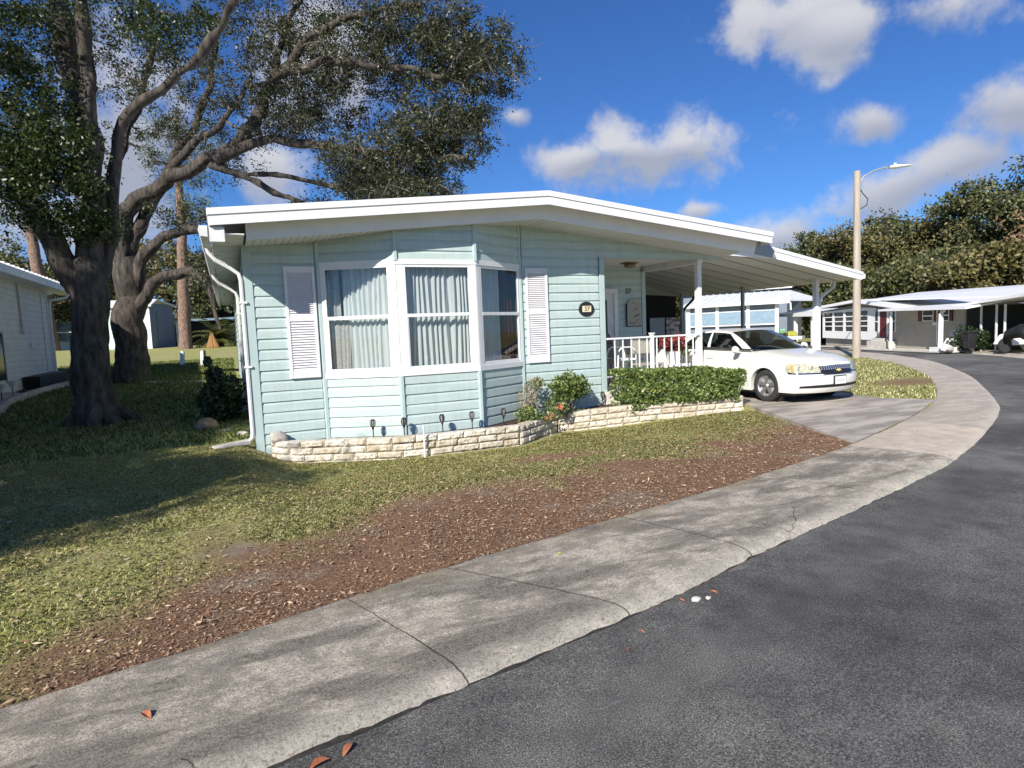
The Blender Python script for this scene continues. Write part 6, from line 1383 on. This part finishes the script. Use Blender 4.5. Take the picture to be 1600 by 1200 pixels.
# ------------------------------------------------------------------ grass, litter, fallen leaves
def Gv(P): return np.array([G(x, y) for x, y in P])
def in_home(X, Y): return ((X > -.15) & (X < 9.2) & (Y > -.3)) | ((X > .0) & (X < 8.9) & (Y > np.interp(X, [.1,.9,2.4,4.1,5.3,6.7,8.5], [-.2,-.5,-1.15,-1.25,-.5,-1.2,-2.0])))
def drive(X, Y): return in_poly(X, Y, np.array([(6.78,-5.28),(9.3,-4.44),(11.55,-3.5),(11.35,-3.05),(11.15,-2.6),(11.35,-1.9),(11.9,-1.0),(13.0,.1),(13.2,6),(9.0,6),(8.9,-.3),(8.75,-1.6)]))
MI, MO = np.array(inner), np.array(outer)
PAVE = np.vstack([MI, MO[::-1]])
# everything on the house side of the inner pavement edge
LAWNP = np.vstack([MI, [(14,80),(-60,80),(-60,-15.4)]])
def scatter(n, x0, x1, y0, y1):
    X = rng.uniform(x0, x1, n); Y = rng.uniform(y0, y1, n); k = in_poly(X, Y, LAWNP) & ~in_home(X, Y) & ~drive(X, Y); return X[k], Y[k]
def nval(X, Y, sc, seed): return np.array([noise.noise((x*sc, y*sc, seed)) for x, y in zip(X, Y)])
def blades(name, X, Y, h, w, m, lean=.7):
    n = len(X); z = Gv(zip(X, Y)); a = rng.uniform(0, 2*math.pi, n); ln = rng.uniform(.2, 1.0, n)*lean; hh = h*rng.uniform(.5, 1.3, n); ww = w*rng.uniform(.7, 1.3, n)
    dx, dy = np.cos(a), np.sin(a); px, py = -dy, dx
    B = np.stack([X, Y, z-.004], 1); side = np.stack([px*ww, py*ww, 0*ww], 1)
    Mid = B+np.stack([dx*hh*ln*.45, dy*hh*ln*.45, hh*.62], 1); T = B+np.stack([dx*hh*ln*1.25, dy*hh*ln*1.25, hh*(1-.45*ln)], 1)
    V = np.stack([B-side, B+side, Mid+side*.8, T, Mid-side*.8], 1).reshape(-1,3)
    return np_mesh(name, V, np.arange(5*n).reshape(n,5), m, kind='stuff')
grass_m = mat('grass_blades', (.24,.26,.07), (.95,.87,.55), island=True, rough=.6, lo=0, hi=1, c3=(.58,.57,.23), trans=.4)
gX, gY = scatter(400000, -4.5, 8.4, -7.2, .3)
dd = dirt_at(gX, gY, np.array([noise.fractal((x*.9, y*.9, 3), .8, 2.1, 4) for x, y in zip(gX, gY)])); keep = (dd < rng.uniform(.05,.85,len(gX))**1.2) & (nval(gX, gY, 2.2, 5) > -.36-rng.random(len(gX))*.35)
gX, gY = gX[keep], gY[keep]
blades('grass', gX, gY, .027, .0016, grass_m, 1.1)
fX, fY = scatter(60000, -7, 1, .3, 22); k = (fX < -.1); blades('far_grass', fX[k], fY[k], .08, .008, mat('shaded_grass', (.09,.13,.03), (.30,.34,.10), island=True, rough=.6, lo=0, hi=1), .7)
iX, iY = scatter(60000, 10.5, 26, -4, 10); dd = dirt_at(iX, iY, 0*iX); k = (dd < rng.uniform(.1,.6,len(iX))); blades('island_grass', iX[k], iY[k], .06, .008, grass_m, .8)
# bark and leaf crumbs on the bare strip
lX, lY = scatter(170000, -3.2, 8.2, -7.4, -2); nzv = np.array([noise.fractal((x*.9, y*.9, 3), .8, 2.1, 4) for x, y in zip(lX, lY)]); dd = dirt_at(lX, lY, nzv); k = dd > rng.uniform(.08,.8,len(lX)); lX, lY = lX[k], lY[k]
P = np.stack([lX, lY, Gv(zip(lX, lY))+.006], 1)
litter_m = mat('bark_litter', (.07,.033,.018), (.60,.43,.29), island=True, rough=.9, lo=0, hi=1, c3=(.26,.145,.08))
leaves('leaf_litter', P, .026, .008, litter_m, kind='stuff', flat=.85)
sX, sY = scatter(6000, -3.2, 8.2, -7.4, -1); P = np.stack([sX, sY, Gv(zip(sX, sY))+.02], 1)
leaves('scattered_litter', P, .05, .016, mat('pale_dry_leaves', (.20,.09,.04), (.58,.44,.29), island=True, rough=.9, lo=0, hi=1), kind='stuff', flat=.8)
lf = [(-.11,-8.02,-.045,.12,'curled brown leaf in the road at the bottom edge of the kerb'),(.0,-7.99,-.045,.10,'orange brown leaf beside the curled one at the bottom of the kerb'),(-.75,-7.45,.022,.10,'long brown leaf on the pavement at the bottom left'),(1.43,-7.90,-.045,.05,'small rust leaf on the asphalt below the cracked joint'),(1.60,-7.79,-.045,.045,'tiny rust leaf just above the other on the asphalt'),(2.03,-7.60,-.045,.07,'rust leaf lying by the white litter at the kerb'),(2.27,-7.61,-.045,.08,'orange leaf just past the white litter at the kerb'),(1.70,-6.72,.022,.07,'yellow green leaf on the pavement by the fine crack'),(3.75,-8.9,-.045,.05,'single red leaf out on the open asphalt'),(2.95,-6.45,.022,.06,'small red leaf on the pavement before the pale slab')]
lm2 = mat('rust_leaf', (.32,.10,.04), (.50,.20,.09), scale=20, rough=.8); lm3 = mat('yellow_green_leaf', (.50,.52,.08), rough=.7)
for x, y, z, L_, lb in lf:
    L_ *= .72
    a = rr.uniform(0, 6.28); dv = Vector((math.cos(a), math.sin(a), 0)); pv = Vector((-dv.y, dv.x, 0)); c = Vector((x, y, z)); mb = MB(); up = Vector((0,0,1)); rows = []
    for i in range(6):
        f_ = i/5; w = L_*.22*math.sin(math.pi*min(.98, f_*.9+.06)); cu = .12*L_*math.sin(f_*3+.5); rows.append([c+dv*L_*(f_-.5)+pv*w+up*(cu+w*.5), c+dv*L_*(f_-.5)+up*(cu*.6), c+dv*L_*(f_-.5)-pv*w+up*(cu+w*.4)])
    mb.grid(rows); tag(mb.build('fallen_leaf', lm3 if 'yellow' in lb else lm2, recalc=False), lb, 'leaf', 'fallen leaves on the road and pavement')
rock('crushed_paper', (2.11,-7.64,-.040), (.034,.024,.014), concrete, 'crumpled white paper litter against the kerb', 'litter', 4)
rock('crushed_paper', (2.19,-7.655,-.043), (.018,.013,.010), concrete, 'smaller white scrap beside the crumpled paper litter', 'litter', 9)
